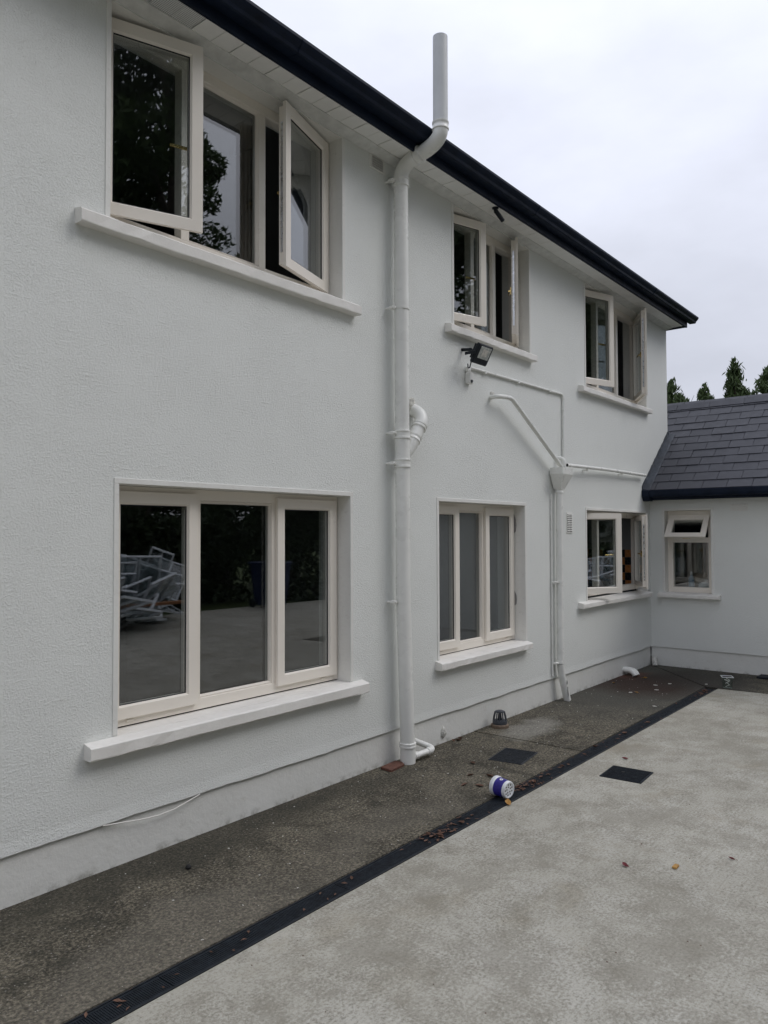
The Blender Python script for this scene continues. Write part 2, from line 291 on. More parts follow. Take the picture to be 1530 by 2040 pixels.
# ------------------------------------------------------------------ geometry helpers
class MB:
    def __init__(s): s.v = []; s.f = []
    def add(s, vs, fs):
        k = len(s.v); s.v += [tuple(p) for p in vs]; s.f += [tuple(i+k for i in q) for q in fs]; return s
    def box(s, x0, x1, y0, y1, z0, z1):
        x0, x1 = sorted((x0, x1)); y0, y1 = sorted((y0, y1)); z0, z1 = sorted((z0, z1))
        return s.add([(x0, y0, z0), (x1, y0, z0), (x1, y1, z0), (x0, y1, z0), (x0, y0, z1), (x1, y0, z1), (x1, y1, z1), (x0, y1, z1)],
                     [(0, 3, 2, 1), (4, 5, 6, 7), (0, 1, 5, 4), (1, 2, 6, 5), (2, 3, 7, 6), (3, 0, 4, 7)])
    def cbox(s, x0, x1, y0, y1, z0, z1, c=0.004):
        # chamfered box: three stacked rings
        x0, x1 = sorted((x0, x1)); y0, y1 = sorted((y0, y1)); z0, z1 = sorted((z0, z1))
        def ring(z, a): return [(x0+a+c, y0+a, z), (x1-a-c, y0+a, z), (x1-a, y0+a+c, z), (x1-a, y1-a-c, z), (x1-a-c, y1-a, z), (x0+a+c, y1-a, z), (x0+a, y1-a-c, z), (x0+a, y0+a+c, z)]
        rs = [ring(z0, c), ring(z0+c, 0), ring(z1-c, 0), ring(z1, c)]
        vs = sum(rs, []); fs = [tuple(range(7, -1, -1)), tuple(range(24, 32))]
        for k in range(3):
            for i in range(8):
                j = (i+1) % 8; fs.append((k*8+i, k*8+j, (k+1)*8+j, (k+1)*8+i))
        return s.add(vs, fs)
    def poly(s, pts, z0, z1):
        # vertical prism from a counter-clockwise outline
        n = len(pts); vs = [(x, y, z0) for x, y in pts]+[(x, y, z1) for x, y in pts]
        return s.add(vs, [tuple(range(n-1, -1, -1)), tuple(range(n, 2*n))]+[(i, (i+1) % n, n+(i+1) % n, n+i) for i in range(n)])
    def extrude_x(s, prof, x0, x1):
        n = len(prof); vs = [(x0, y, z) for y, z in prof]+[(x1, y, z) for y, z in prof]
        return s.add(vs, [tuple(range(n)), tuple(range(2*n-1, n-1, -1))]+[(i, n+i, n+(i+1) % n, (i+1) % n) for i in range(n)])
    def extrude_y(s, prof, y0, y1):
        n = len(prof); vs = [(x, y0, z) for x, z in prof]+[(x, y1, z) for x, z in prof]
        return s.add(vs, [tuple(range(n-1, -1, -1)), tuple(range(n, 2*n))]+[(i, (i+1) % n, n+(i+1) % n, n+i) for i in range(n)])
    def ring(s, x0, x1, z0, z1, prof):
        # mitred picture-frame ring; prof = closed loop of (inset, y)
        n = len(prof); vs = []
        for a, y in prof: vs += [(x0+a, y, z0+a), (x1-a, y, z0+a), (x1-a, y, z1-a), (x0+a, y, z1-a)]
        fs = []
        for k in range(n):
            q = (k+1) % n
            for i in range(4):
                j = (i+1) % 4; fs.append((k*4+i, k*4+j, q*4+j, q*4+i))
        return s.add(vs, fs)
    def tube(s, pts, rad, seg=20, caps=True):
        pts = [Vector(p) for p in pts]; n = len(pts)
        rad = [rad]*n if isinstance(rad, (int, float)) else rad
        T = [((pts[min(i+1, n-1)]-pts[max(i-1, 0)]).normalized()) for i in range(n)]
        ref = Vector((0, 0, 1)) if abs(T[0].z) < 0.9 else Vector((1, 0, 0))
        U = (ref-T[0]*ref.dot(T[0])).normalized(); rings = []
        for i in range(n):
            U = (U-T[i]*U.dot(T[i])).normalized(); V = T[i].cross(U)
            rings.append([tuple(pts[i]+(U*math.cos(2*math.pi*k/seg)+V*math.sin(2*math.pi*k/seg))*rad[i]) for k in range(seg)])
        vs = sum(rings, []); fs = []
        for i in range(n-1):
            for k in range(seg):
                q = (k+1) % seg; fs.append((i*seg+k, i*seg+q, (i+1)*seg+q, (i+1)*seg+k))
        if caps: fs += [tuple(range(seg-1, -1, -1)), tuple(range((n-1)*seg, n*seg))]
        return s.add(vs, fs)
    def lathe(s, prof, seg=24, c=(0, 0, 0)):
        vs = []; n = len(prof)
        for r, z in prof:
            vs += [(c[0]+r*math.cos(2*math.pi*k/seg), c[1]+r*math.sin(2*math.pi*k/seg), c[2]+z) for k in range(seg)]
        fs = []
        for i in range(n-1):
            for k in range(seg):
                q = (k+1) % seg; fs.append((i*seg+k, i*seg+q, (i+1)*seg+q, (i+1)*seg+k))
        return s.add(vs, fs)
    def xf(s, mat):
        s.v = [tuple(mat @ Vector(p)) for p in s.v]; return s
    def mesh(s, name, mat, smooth=False):
        me = bpy.data.meshes.new(name); me.from_pydata(s.v, [], s.f); me.validate(clean_customdata=False)
        import bmesh
        b = bmesh.new(); b.from_mesh(me); bmesh.ops.recalc_face_normals(b, faces=b.faces); b.to_mesh(me); b.free()
        if mat: me.materials.append(M[mat])
        if smooth:
            for p in me.polygons: p.use_smooth = True
            me.set_sharp_from_angle(angle=R(38))
        me.update(); return me

def put(name, me, parent=None, loc=None, rot=None):
    o = bpy.data.objects.new(name, me); C.objects.link(o)
    if parent is not None:
        o.parent = parent
        if parent.type == 'EMPTY': o.matrix_parent_inverse = Matrix.Translation(-parent.location)
    if loc is not None: o.location = loc
    if rot is not None: o.rotation_euler = rot
    return o
def part(name, mb, mat, parent=None, smooth=False): return put(name, mb.mesh(name, mat, smooth), parent)
def tag(o, label=None, cat=None, group=None, kind=None):
    if label: o['label'] = label
    if cat: o['category'] = cat
    if group: o['group'] = group
    if kind: o['kind'] = kind
    return o
def empty(name, loc, label, cat, group=None):
    o = bpy.data.objects.new(name, None); o.empty_display_size = 0.2; C.objects.link(o); o.location = loc
    return tag(o, label, cat, group)
def arc(p0, p1, p2, n=8):
    # rounded corner p0 -> p1 -> p2 as a quadratic curve
    p0, p1, p2 = map(Vector, (p0, p1, p2))
    return [p0*(1-t)**2+p1*2*t*(1-t)+p2*t*t for t in [i/n for i in range(n+1)]]
def grid_wall(x0, x1, z0, z1, holes, zdrop=None):
    # front sheet with rectangular openings, in the x/z plane (y = 0)
    xs = sorted({x0, x1, *[h[0] for h in holes], *[h[1] for h in holes]}); zs = sorted({z0, z1, *[h[2] for h in holes], *[h[3] for h in holes]})
    quads = []
    for i in range(len(xs)-1):
        for k in range(len(zs)-1):
            a, b, c, d = xs[i], xs[i+1], zs[k], zs[k+1]
            if any(h[0] <= a+1e-6 and b <= h[1]+1e-6 and h[2] <= c+1e-6 and d <= h[3]+1e-6 for h in holes): continue
            quads.append((a, b, c, d))
    return quads

# ------------------------------------------------------------------ the ground
g = part('ground', MB().add([(-400, -400, -0.16), (400, -400, -0.16), (400, 400, -0.16), (-400, 400, -0.16)], [(0, 1, 2, 3)]), 'grass_ground'); tag(g, kind='structure')
DY0, DY1 = -1.106, -0.980          # drain channel
y_ = MB().poly([(-9, -10.6), (15.2, -9.9), (15.2, -5.06), (8.90, -5.06), (8.885, -1.60), (8.86, -1.110), (-9, -1.110)], -0.15, 0.0)
tag(part('concrete_yard', y_, 'yard_concrete'), kind='structure')
path = part('path', MB().box(-9, 9.95, -0.97, 0.012, -0.15, -0.022).box(8.90, 9.945, -5.04, -0.975, -0.15, -0.0225), 'path_concrete'); tag(path, kind='structure')
for pts, top in (([(-9, -0.972), (5.664, -0.972), (5.664, 0.013), (-9, 0.013)], 0.002),
                 ([(5.674, -0.972), (7.222, -0.972), (7.262, 0.013), (5.674, 0.013)], 0.005),
                 ([(7.232, -0.972), (8.872, -0.972), (9.938, 0.013), (7.272, 0.013)], 0.001),
                 ([(8.882, -0.978), (8.905, -5.05), (9.948, -5.05), (9.948, 0.010)], 0.004)):
    part('path_slab', MB().poly(pts, -0.021, top), 'path_concrete', path)

# ------------------------------------------------------------------ house
XR = 10.67; HEAD_U, HEAD_L = 4.485, 1.965
house = empty('house', (3.3, 3.5, 0), 'white rendered two-storey house with cream windows under a black gutter', 'house')
#        x0     x1     z0     z1      m1     m2    angA  angC
WINS = [(2.178, 3.970, 3.315, HEAD_U, 2.735, 3.335, 20.0, 16.5),
        (5.380, 6.705, 3.455, HEAD_U, 5.865, 6.245, 17.5, 28.6),
        (8.010, 9.865, 3.310, HEAD_U, 8.610, 9.205, 20.0, 31.0),
        (2.240, 4.050, 0.640, HEAD_L, 2.825, 3.450, 0.0, 0.0),
        (5.140, 6.580, 0.648, HEAD_L, 5.598, 6.028, 0.0, 0.0),
        (7.990, 9.830, 0.945, 1.955, 8.570, 9.180, 34.0, 30.5)]
WB = 0.24
w = MB(); quads = grid_wall(-4.0, XR, WB, 4.53, [(a, b, c, d) for a, b, c, d, *_ in WINS])
for a, b, c, d in quads:
    if abs(c-WB) < 1e-6:      # ragged lower edge of the render above the plinth
        nseg = max(1, int((b-a)/0.05)); top = []; bot = []
        for i in range(nseg+1):
            x = a+(b-a)*i/nseg
            j = 0.0 if i in (0, nseg) else 0.002*math.sin(x*3.1)+0.002*math.sin(x*11.0+1)+rnd.uniform(-0.0018, 0.0018)
            bot.append((x, -0.004, c+j)); top.append((x, 0, min(d, c+0.06)))
        k = nseg+1
        w.add(bot+top, [(i, i+1, k+i+1, k+i) for i in range(nseg)])
        w.add([(p[0], p[1], p[2]) for p in bot]+[(p[0], 0.03, p[2]+0.004) for p in bot], [(i+1, i, k+i, k+i+1) for i in range(nseg)])
        w.add([(a, 0, c+0.06), (b, 0, c+0.06), (b, 0, d), (a, 0, d)], [(0, 1, 2, 3)])
    else:
        w.add([(a, 0, c), (b, 0, c), (b, 0, d), (a, 0, d)], [(0, 1, 2, 3)])
w.add([(XR, 0, 0), (XR, 7, 0), (XR, 7, 4.53), (XR, 0, 4.53)], [(0, 1, 2, 3)])
w.add([(XR, 0, 4.53), (XR, 7, 4.53), (XR, 3.5, 7.1)], [(0, 1, 2)])
w.add([(-4, 0, 0), (-4, 0, 4.53), (-4, 7, 4.53), (-4, 7, 0)], [(0, 1, 2, 3)])
w.add([(-4, 7, 0), (-4, 7, 4.53), (XR, 7, 4.53), (XR, 7, 0)], [(0, 1, 2, 3)])
part('wall', w, 'render', house)
part('plinth', MB().box(-4, 9.945, 0.014, 0.10, -0.10, WB+0.002), 'plinth_paint', house)

def window(parent, x0, x1, z0, z1, lights, name='window', Mx=None, back=0.30, sill=None, surround=True, fy=0.118, xl=0.0):
    """lights: list of (xa, xb, kind, angle, side); local x along the wall, y inwards, z up"""
    Mx = Mx or Matrix.Identity(4)
    fz0 = z0+0.040
    ox0 = x0; x0 = x0-xl; lights = [(x0, lights[0][1])+tuple(lights[0][2:])]+list(lights[1:])
    fr = MB().ring(x0+0.002, x1-0.002, fz0, z1-0.002, [(0.0, fy), (0.060, fy), (0.066, fy+0.010), (0.066, fy+0.068), (0.0, fy+0.068)])
    zi0, zi1 = fz0+0.066, z1-0.068
    for (xa, xb, kind, ang, side) in lights[1:]:
        fr.box(xa-0.027, xa+0.027, fy+0.0015, fy+0.066, zi0-0.004, zi1+0.004)
    wn = part(name, fr.xf(Mx), 'upvc', parent)
    n = len(lights)
    for i, (xa, xb, kind, ang, side) in enumerate(lights):
        if kind == 'fixed':
            gx0, gx1 = xa+0.027, xb-0.027
            bd = MB().ring(gx0+0.001, gx1-0.001, zi0+0.001, zi1-0.001, [(0.0, fy+0.006), (0.004, fy+0.006), (0.012, fy+0.022), (0.012, fy+0.03), (0.0, fy+0.03)])
            part('glazing_bead', bd.xf(Mx), 'upvc', wn)
            part('pane', MB().box(gx0+0.002, gx1-0.002, fy+0.030, fy+0.050, zi0+0.002, zi1-0.002).xf(Mx), 'glass', wn)
            continue
        sx0 = xa+0.036 if i == 0 else xa+0.002
        sx1 = xb-0.036 if i == n-1 else xb-0.006
        sz0, sz1 = fz0+0.040, z1-0.030
        sw, sh = sx1-sx0, sz1-sz0
        # sash in its own frame: hinge edge at local x = 0
        sgn = 1 if side == 'L' else -1
        T = Matrix.Translation((sx0 if side == 'L' else sx1, fy-0.022, sz0)) @ Matrix.Rotation(R(-ang*sgn), 4, 'Z')
        if side == 'R': T = T @ Matrix.Translation((-sw, 0, 0))
        T = Mx @ T
        prof = [(0.0, 0.0), (0.062, 0.0), (0.072, 0.012), (0.072, 0.062), (0.020, 0.062), (0.020, 0.022), (0.0, 0.022)]
        part('sash', MB().ring(0, sw, 0, sh, prof).xf(T), 'upvc', wn)
        part('pane', MB().box(0.068, sw-0.068, 0.020, 0.040, 0.068, sh-0.068).xf(T), 'glass', wn)
        gk = MB().ring(0.0715, sw-0.0715, 0.0715, sh-0.0715, [(0.0, 0.0145), (0.005, 0.0155), (0.005, 0.0195), (0.0, 0.0195)])
        part('gasket', gk.xf(T), 'black_plastic', wn)
        if ang:
            ex = sw if side == 'L' else 0.0; d = 1 if side == 'L' else -1
            hx = ex-d*0.048
            hd = MB().cbox(hx-0.012, hx+0.012, 0.0625, 0.074, sh*0.47-0.035, sh*0.47+0.035, 0.003)
            hd.cbox(min(hx, hx-d*0.11)-0.006, max(hx, hx-d*0.11)+0.006, 0.082, 0.094, sh*0.47-0.009, sh*0.47+0.009, 0.003).box(hx-0.007, hx+0.007, 0.072, 0.085, sh*0.47-0.007, sh*0.47+0.007)
            part('handle', hd.xf(T), 'brass', wn)
            e0, e1 = (sw-0.0199, sw-0.0165) if d > 0 else (0.0165, 0.0199)
            part('lock_strip', MB().box(e0, e1, 0.034, 0.050, 0.10, sh-0.12).xf(T), 'steel', wn)
        gx0, gx1 = sx0+0.07, sx1-0.07
        if ang == 0:
            sl = MB()
            vx = sx0+0.12 if i == 0 else sx1-0.14
            sl.cbox(vx, vx+0.045, fy-0.008, fy-0.0005, fz0+0.016, fz0+0.030, 0.002); part('drain_cap', sl.xf(Mx), 'upvc', wn)
    x0 = ox0
    rv = MB()      # plastered reveal
    rv.add([(x0, 0, z0), (x0, back, z0), (x0, back, z1), (x0, 0, z1)], [(0, 1, 2, 3)]).add([(x1, 0, z0), (x1, 0, z1), (x1, back, z1), (x1, back, z0)], [(0, 1, 2, 3)])
    rv.add([(x0, 0, z1), (x0, back, z1), (x1, back, z1), (x1, 0, z1)], [(0, 1, 2, 3)]).add([(x0, 0, z0), (x1, 0, z0), (x1, back, z0), (x0, back, z0)], [(0, 1, 2, 3)])
    part('reveal', rv.xf(Mx), 'plaster', wn)
    part('gap_shade_strip', MB().box(x0+0.03, x1-0.03, fy+0.014, fy+0.06, z0+0.012, fz0+0.004).xf(Mx), 'hole_black', wn)  # black strip standing in for the shade in the gap below the frame
    # stone sill with a slope to the front
    a, b, zt, th = sill
    ns = 26; prof = [(-0.062, zt-th), (-0.066, zt-th+0.006), (-0.066, zt-0.008), (-0.058, zt), (0.0, zt+0.012)]
    sm = MB(); vs = []
    for i in range(ns+1):
        x = a+(b-a)*i/ns
        for (yy, zz) in prof+[(0.0, zt-th)]:
            j = rnd.uniform(-0.0022, 0.0022); vs.append((x, yy+(j if yy < -0.03 else 0), zz+rnd.uniform(-0.0016, 0.0016)))
    k = len(prof)+1; fs = []
    for i in range(ns):
        for q in range(k):
            fs.append((i*k+q, i*k+(q+1) % k, (i+1)*k+(q+1) % k, (i+1)*k+q))
    fs += [tuple(range(k)), tuple(range(ns*k+k-1, ns*k-1, -1))]
    sm.add(vs, fs); sm.extrude_x([(0.0012, zt-0.04), (0.0012, zt+0.0122), (fy+0.03, zt+0.016), (fy+0.03, zt-0.04)], x0+0.0015, x1-0.0015)
    part('sill', sm.xf(Mx), 'sill_paint', wn)
    if surround:
        bw = 0.030
        for (p, q, r_, s_) in ((x0-bw, x0-0.0005, zt+0.02, z1), (x1+0.0005, x1+bw, zt+0.02, z1), (x0-bw, x1+bw, z1+0.0005, z1+bw)):
            if r_ == z1+0.0005 and z1 > 4: continue
            part('surround', MB().cbox(p, q, -0.0055, 0.01, r_, s_, 0.002).xf(Mx), 'plaster', wn)
    return wn

SILLS = [(1.985, 4.105, 3.315, 0.068), (5.245, 6.748, 3.435, 0.062), (7.810, 9.915, 3.300, 0.056), (2.055, 4.180, 0.655, 0.068), (5.082, 6.606, 0.664, 0.058), (7.755, 9.815, 0.945, 0.052)]
rooms = [(0.6, 4.35, 2.62, 5.0), (4.55, 7.3, 2.62, 5.0), (7.5, 10.45, 2.62, 5.0), (0.6, 4.6, -0.1, 2.45), (4.75, 7.4, -0.1, 2.45), (7.55, 9.862, -0.1, 2.45)]
for i, (x0, x1, z0, z1, m1, m2, aa, ac) in enumerate(WINS):
    RB = 0.195 if i == 5 else 0.30
    wn = window(house, x0, x1, z0, z1, [(x0, m1, 'sash', aa, 'L'), (m1, m2, 'fixed', 0, ''), (m2, x1, 'sash', ac, 'R')], sill=SILLS[i], xl=(0.045, 0.02, 0.02, 0.03, 0.0, 0.0)[i], back=RB)
    a, b, c, d = rooms[i]
    rm = MB()
    for (p, q, r_, s_) in grid_wall(a, b, c, d, [(x0, x1, z0, z1)]): rm.add([(p, RB, r_), (q, RB, r_), (q, RB, s_), (p, RB, s_)], [(0, 1, 2, 3)])
    D_ = 3.6
    rm.add([(a, RB, c), (b, RB, c), (b, RB, d), (a, RB, d), (a, D_, c), (b, D_, c), (b, D_, d), (a, D_, d)], [(4, 5, 6, 7), (0, 4, 7, 3), (1, 2, 6, 5), (0, 1, 5, 4), (3, 7, 6, 2)])
    ro = part('room', rm, 'room_paint', house)
    part('window_board', MB().cbox(x0-0.05, x1+0.05, 0.19, 0.36, z0+0.03, z0+0.055, 0.003), 'upvc', wn)
    if i == 5:
        tm = {k: MB().cbox(-0.006, 0.002, 0.002, 0.098, 0.002, 0.098, 0.0015).mesh('tile', k) for k in ('tile_orange', 'tile_black')}
        for r_ in range(6):
            for q in range(9):
                put('tile', tm['tile_orange' if (r_+q) % 2 else 'tile_black'], ro, (b-0.003, 0.205+q*0.1, 0.885+r_*0.1))

for zc_, hh in ((1.80, 0.10), (1.08, 0.075)):       # dark sealant smears on the reveal of the middle downstairs window
    vs = [(6.5785, 0.117, zc_-hh), (6.5785, 0.117, zc_+hh), (6.5775, 0.092, zc_+hh*0.35), (6.5775, 0.088, zc_-hh*0.25), (6.577, 0.094, zc_-hh*0.8)]
    part('sealant_smear', MB().add(vs, [(0, 1, 2, 3, 4)]), 'cement_grey', house)
# eaves
soffit = part('soffit', MB().box(-4, 10.74, -0.232, 0.0, 4.537, 4.552), 'hole_black', house)  # backing coloured black so the panel gaps read as shadow lines
pm = MB().cbox(0.0028, 0.1347, -0.236, -0.082, 0, 0.014, 0.0018)
pms = {k: pm.mesh('soffit_panel', k) for k in ('soffit_white', 'soffit_vented')}
x = 2.476-0.1375*46; k = 0
while x < 10.70:
    v = (2.2 < x+0.07 < 2.62) or (k % 14 in (4, 5, 6) and x < 1.6)
    if x > -4: put('soffit_panel', pms['soffit_vented' if v else 'soffit_white'], soffit, (x+(0.0012 if k % 2 else -0.0012), 0, 4.5205))
    x += 0.1375; k += 1
tr = MB(); n_ = 150; vs = []
for i in range(n_+1):
    xx = -4+(10.665+4)*i/n_
    for (yy, zz) in ((-0.0005, 4.494), (-0.030, 4.500), (-0.078, 4.512), (-0.090, 4.514), (-0.090, 4.530), (-0.0005, 4.530)):
        vs.append((xx, yy+(rnd.uniform(-0.0025, 0.0025) if yy < -0.02 else 0), zz+(rnd.uniform(-0.002, 0.002) if zz < 4.52 else 0)))
fs = []
for i in range(n_):
    for q in range(6): fs.append((i*6+q, i*6+(q+1) % 6, (i+1)*6+(q+1) % 6, (i+1)*6+q))
tr.add(vs, fs); part('eaves_trim', tr, 'trim_paint', house)
part('fascia', MB().cbox(-4, 10.75, -0.262, -0.238, 4.508, 4.665, 0.003).box(10.671, 10.749, -0.237, 0.4, 4.512, 4.66), 'gutter_black', house)
gp = [(-0.2625, 4.575), (-0.335, 4.572), (-0.345, 4.577), (-0.352, 4.596), (-0.372, 4.615), (-0.384, 4.632), (-0.384, 4.650), (-0.378, 4.654), (-0.374, 4.650), (-0.374, 4.634), (-0.362, 4.618), (-0.344, 4.600), (-0.336, 4.582), (-0.2625, 4.584)]
gm = MB().extrude_x(gp, -4, 10.84)
gm.extrude_x(gp[:8]+[(-0.2625, 4.654)], 10.842, 10.848)
part('gutter', gm, 'gutter_black', house)
gb = MB().extrude_x([(y-0.003 if y < -0.27 else y, z-0.003) for y, z in gp[:7]]+[(-0.381, 4.65), (-0.30, 4.60)], 0, 0.06).mesh('gutter_joint', 'gutter_black')
for xx in (0.2, 3.2, 6.2, 9.2): put('gutter_joint', gb, house, (xx, 0, 0))
rf = MB().extrude_x([(-0.34, 4.655), (3.5, 7.30), (7.34, 4.655), (7.34, 4.60), (3.5, 7.22), (-0.32, 4.61)], -4.1, 10.72)
part('roof', rf, 'slate', house)

# ------------------------------------------------------------------ single-storey extension on the right
XE, YE = 9.95, -5.0
ext = empty('extension', (11.4, -2.6, 0), 'low white extension with slate roof at right angles to the house', 'building')
MX = Matrix.Translation((XE, 0, 0)) @ Matrix.Rotation(R(-90), 4, 'Z')     # local x -> -Y, local y -> +X
EW = (0.185, 0.752, 0.905, 1.985)
ew = MB(); XEB = 12.63
for a, b, c, d in grid_wall(0.0, -YE, WB, 2.20, [EW]): ew.add([(XE, -a, c), (XE, -b, c), (XE, -b, d), (XE, -a, d)], [(0, 1, 2, 3)])
ew.add([(XE, 0.0, WB), (XE, YE, WB), (XE+0.03, YE, WB+0.003), (XE+0.03, 0.0, WB+0.003)], [(0, 1, 2, 3)])
ew.add([(XE, YE, 0), (XEB, YE, 0), (XEB, YE, 2.2), (11.29, YE, 3.36), (XE, YE, 2.2)], [(0, 1, 2, 3, 4)])
ew.add([(XEB, YE, 0), (XEB, 4, 0), (XEB, 4, 2.2), (XEB, YE, 2.2)], [(0, 1, 2, 3)])
ew.add([(XR+0.01, 4, 0), (XEB, 4, 0), (XEB, 4, 2.2), (11.29, 4, 3.36), (XR+0.01, 4, 2.9)], [(4, 3, 2, 1, 0)])
part('wall', ew, 'render', ext)
part('plinth', MB().box(XE+0.014, XE+0.10, YE+0.01, 0.008, -0.10, WB+0.002), 'plinth_paint', ext)
x0, x1, z0, z1 = EW; fy = 0.118
wn = window(ext, x0, x1, z0, z1, [(x0, x1, 'none', 0, '')][:0] or [(x0, x1, 'fixed', 0, '')], Mx=MX, sill=(0.105, 0.862, 0.928, 0.048))
for o in [c for c in wn.children if c.name.startswith(('pane', 'glazing_bead'))]: bpy.data.objects.remove(o)
zt = 1.610; fx0, fx1 = x0+0.066, x1-0.066
part('transom', MB().box(x0+0.05, x1-0.05, fy+0.0015, fy+0.066, zt-0.032, zt+0.032).xf(MX), 'upvc', wn)
part('pane', MB().box(fx0-0.004, fx1+0.004, fy+0.03, fy+0.05, z0+0.104, zt-0.03).xf(MX), 'glass', wn)
sw, sh = (x1-x0)-0.07, z1-0.03-(zt-0.004)
T = MX @ Matrix.Translation((x0+0.035, fy-0.022, z1-0.055)) @ Matrix.Rotation(R(-38), 4, 'X') @ Matrix.Translation((0, 0, -sh))
prof = [(0.0, 0.0), (0.062, 0.0), (0.072, 0.012), (0.072, 0.062), (0.020, 0.062), (0.020, 0.022), (0.0, 0.022)]
part('sash', MB().ring(0, sw, 0, sh, prof).xf(T), 'upvc', wn)
part('pane', MB().box(0.068, sw-0.068, 0.02, 0.04, 0.068, sh-0.068).xf(T), 'glass', wn)
part('handle', MB().cbox(sw/2-0.05, sw/2+0.05, 0.064, 0.085, 0.03, 0.05, 0.003).xf(T), 'brass', wn)
rm = MB()
for (p, q, r_, s_) in grid_wall(0.05, 3.0, -0.1, 2.3, [EW]): rm.add([(p, 0.30, r_), (q, 0.30, r_), (q, 0.30, s_), (p, 0.30, s_)], [(0, 1, 2, 3)])
rm.add([(0.05, 0.3, -0.1), (3.0, 0.3, -0.1), (3.0, 0.3, 2.3), (0.05, 0.3, 2.3), (0.05, 2.4, -0.1), (3.0, 2.4, -0.1), (3.0, 2.4, 2.3), (0.05, 2.4, 2.3)], [(4, 5, 6, 7), (0, 4, 7, 3), (1, 2, 6, 5), (0, 1, 5, 4), (3, 7, 6, 2)])
part('room', rm.xf(MX), 'room_dark', ext)
part('window_board', MB().cbox(x0-0.03, x1+0.03, 0.19, 0.36, z0+0.03, z0+0.055, 0.003).xf(MX), 'upvc', wn)
# eaves of the extension
part('fascia', MB().cbox(9.762, 9.785, YE-0.1, -0.004, 2.118, 2.262, 0.003).box(9.786, XE-0.001, YE-0.1, -0.004, 2.122, 2.135), 'gutter_black', ext)
egp = [(9.7615, 2.150), (9.700, 2.148), (9.682, 2.160), (9.672, 2.185), (9.668, 2.232), (9.672, 2.240), (9.678, 2.234), (9.682, 2.190), (9.692, 2.168), (9.704, 2.157), (9.7615, 2.158)]
gm = MB().extrude_y(egp, YE-0.1, -0.012); gm.extrude_y(egp[:6]+[(9.7615, 2.240)], -0.0115, -0.006)
part('gutter', gm, 'gutter_black', ext)
SL = 0.80; ang = math.atan(SL); X0r, Z0r = 9.700, 2.238
def roofz(x): return Z0r+SL*(x-X0r)
roof = part('roof', MB().add([(X0r+0.03, -0.002, roofz(X0r+0.03)-0.03), (X0r+0.03, YE-0.1, roofz(X0r+0.03)-0.03), (11.29, YE-0.1, roofz(11.29)-0.03), (11.29, -0.002, roofz(11.29)-0.03)], [(0, 1, 2, 3)])
            .add([(XR+0.012, -0.002, roofz(XR+0.012)-0.03), (11.29, -0.002, roofz(11.29)-0.03), (11.29, 4, roofz(11.29)-0.03), (XR+0.012, 4, roofz(XR+0.012)-0.03)], [(0, 1, 2, 3)])
            .add([(11.29, YE-0.1, roofz(11.29)-0.03), (12.85, YE-0.1, 2.20), (12.85, 4, 2.20), (11.29, 4, roofz(11.29)-0.03)], [(0, 1, 2, 3)]), 'slate', ext)
sw_, gauge = 0.2835, 0.1352
L_ = gauge/math.cos(ang)
cache = {}
def slate_mesh(wd):
    k_ = round(wd, 3)
    if k_ not in cache:
        mb = MB().box(0, L_*1.55, -wd+0.006, 0, 0, 0.0068)
        mb.v = [(a, b, c) for a, b, c in mb.v]
        cache[k_] = mb.mesh('slate', 'slate')
    return cache[k_]
srnd = random.Random(3)
for r_ in range(12):
    xs = X0r-0.012+r_*gauge
    ytop = -0.075 if xs < XR-0.10 else 1.35
    off = (0.0 if r_ % 2 else sw_/2)
    yy = 1.40+off
    while yy > YE-0.05:
        ya, yb = min(yy, ytop), max(yy-sw_, YE-0.09)
        if ya-yb > 0.03:
            o = put('slate', slate_mesh(ya-yb), roof, (xs+srnd.uniform(-0.003, 0.003), ya, roofz(xs)+0.012+srnd.uniform(0, 0.003)), (srnd.uniform(-0.004, 0.004), -ang+0.040, srnd.uniform(-0.004, 0.004)))
        yy -= sw_
rm_ = MB().extrude_y([(11.19, roofz(11.19)+0.030), (11.285, roofz(11.285)+0.045), (11.36, roofz(11.285)-0.02), (11.36, roofz(11.285)-0.04), (11.285, roofz(11.285)+0.025), (11.20, roofz(11.20)+0.012)], 0, 0.446).mesh('ridge_tile', 'slate')
yy = 1.4
while yy > YE-0.1:
    put('ridge_tile', rm_, roof, (0, yy-0.45, srnd.uniform(0, 0.004))); yy -= 0.45
# lead flashing up the house wall
fl = MB(); vs = []; nf = 26
for i in range(nf+1):
    xx = 9.672+(10.685-9.672)*i/nf; z = roofz(xx)
    j = rnd.uniform(-0.006, 0.006); j2 = rnd.uniform(-0.004, 0.004)
    vs += [(xx, -0.0015, z-0.05), (xx, -0.0015, z+0.085+j), (xx, -0.010, z+0.088+j), (xx, -0.016+j2, z+0.045), (xx, -0.085+j2, z+0.032), (xx, -0.10+j2, z+0.026), (xx, -0.10, z-0.02)]
fs = []
for i in range(nf):
    for q in range(7): fs.append((i*7+q, i*7+(q+1) % 7, (i+1)*7+(q+1) % 7, (i+1)*7+q))
fs += [tuple(range(7)), tuple(range(nf*7+6, nf*7-1, -1))]
part('flashing', fl.add(vs, fs), 'lead', ext)
part('eaves_end', MB().add([(9.655, -0.003, 2.24), (9.655, -0.003, 2.165), (9.70, -0.003, 2.105), (9.80, -0.003, 2.105), (9.80, -0.003, 2.30), (9.655, -0.09, 2.24), (9.655, -0.09, 2.165), (9.70, -0.09, 2.105), (9.80, -0.09, 2.105), (9.80, -0.09, 2.30)],
     [(0, 1, 2, 3, 4), (9, 8, 7, 6, 5), (0, 5, 6, 1), (1, 6, 7, 2), (2, 7, 8, 3), (3, 8, 9, 4), (4, 9, 5, 0)]), 'gutter_black', ext)

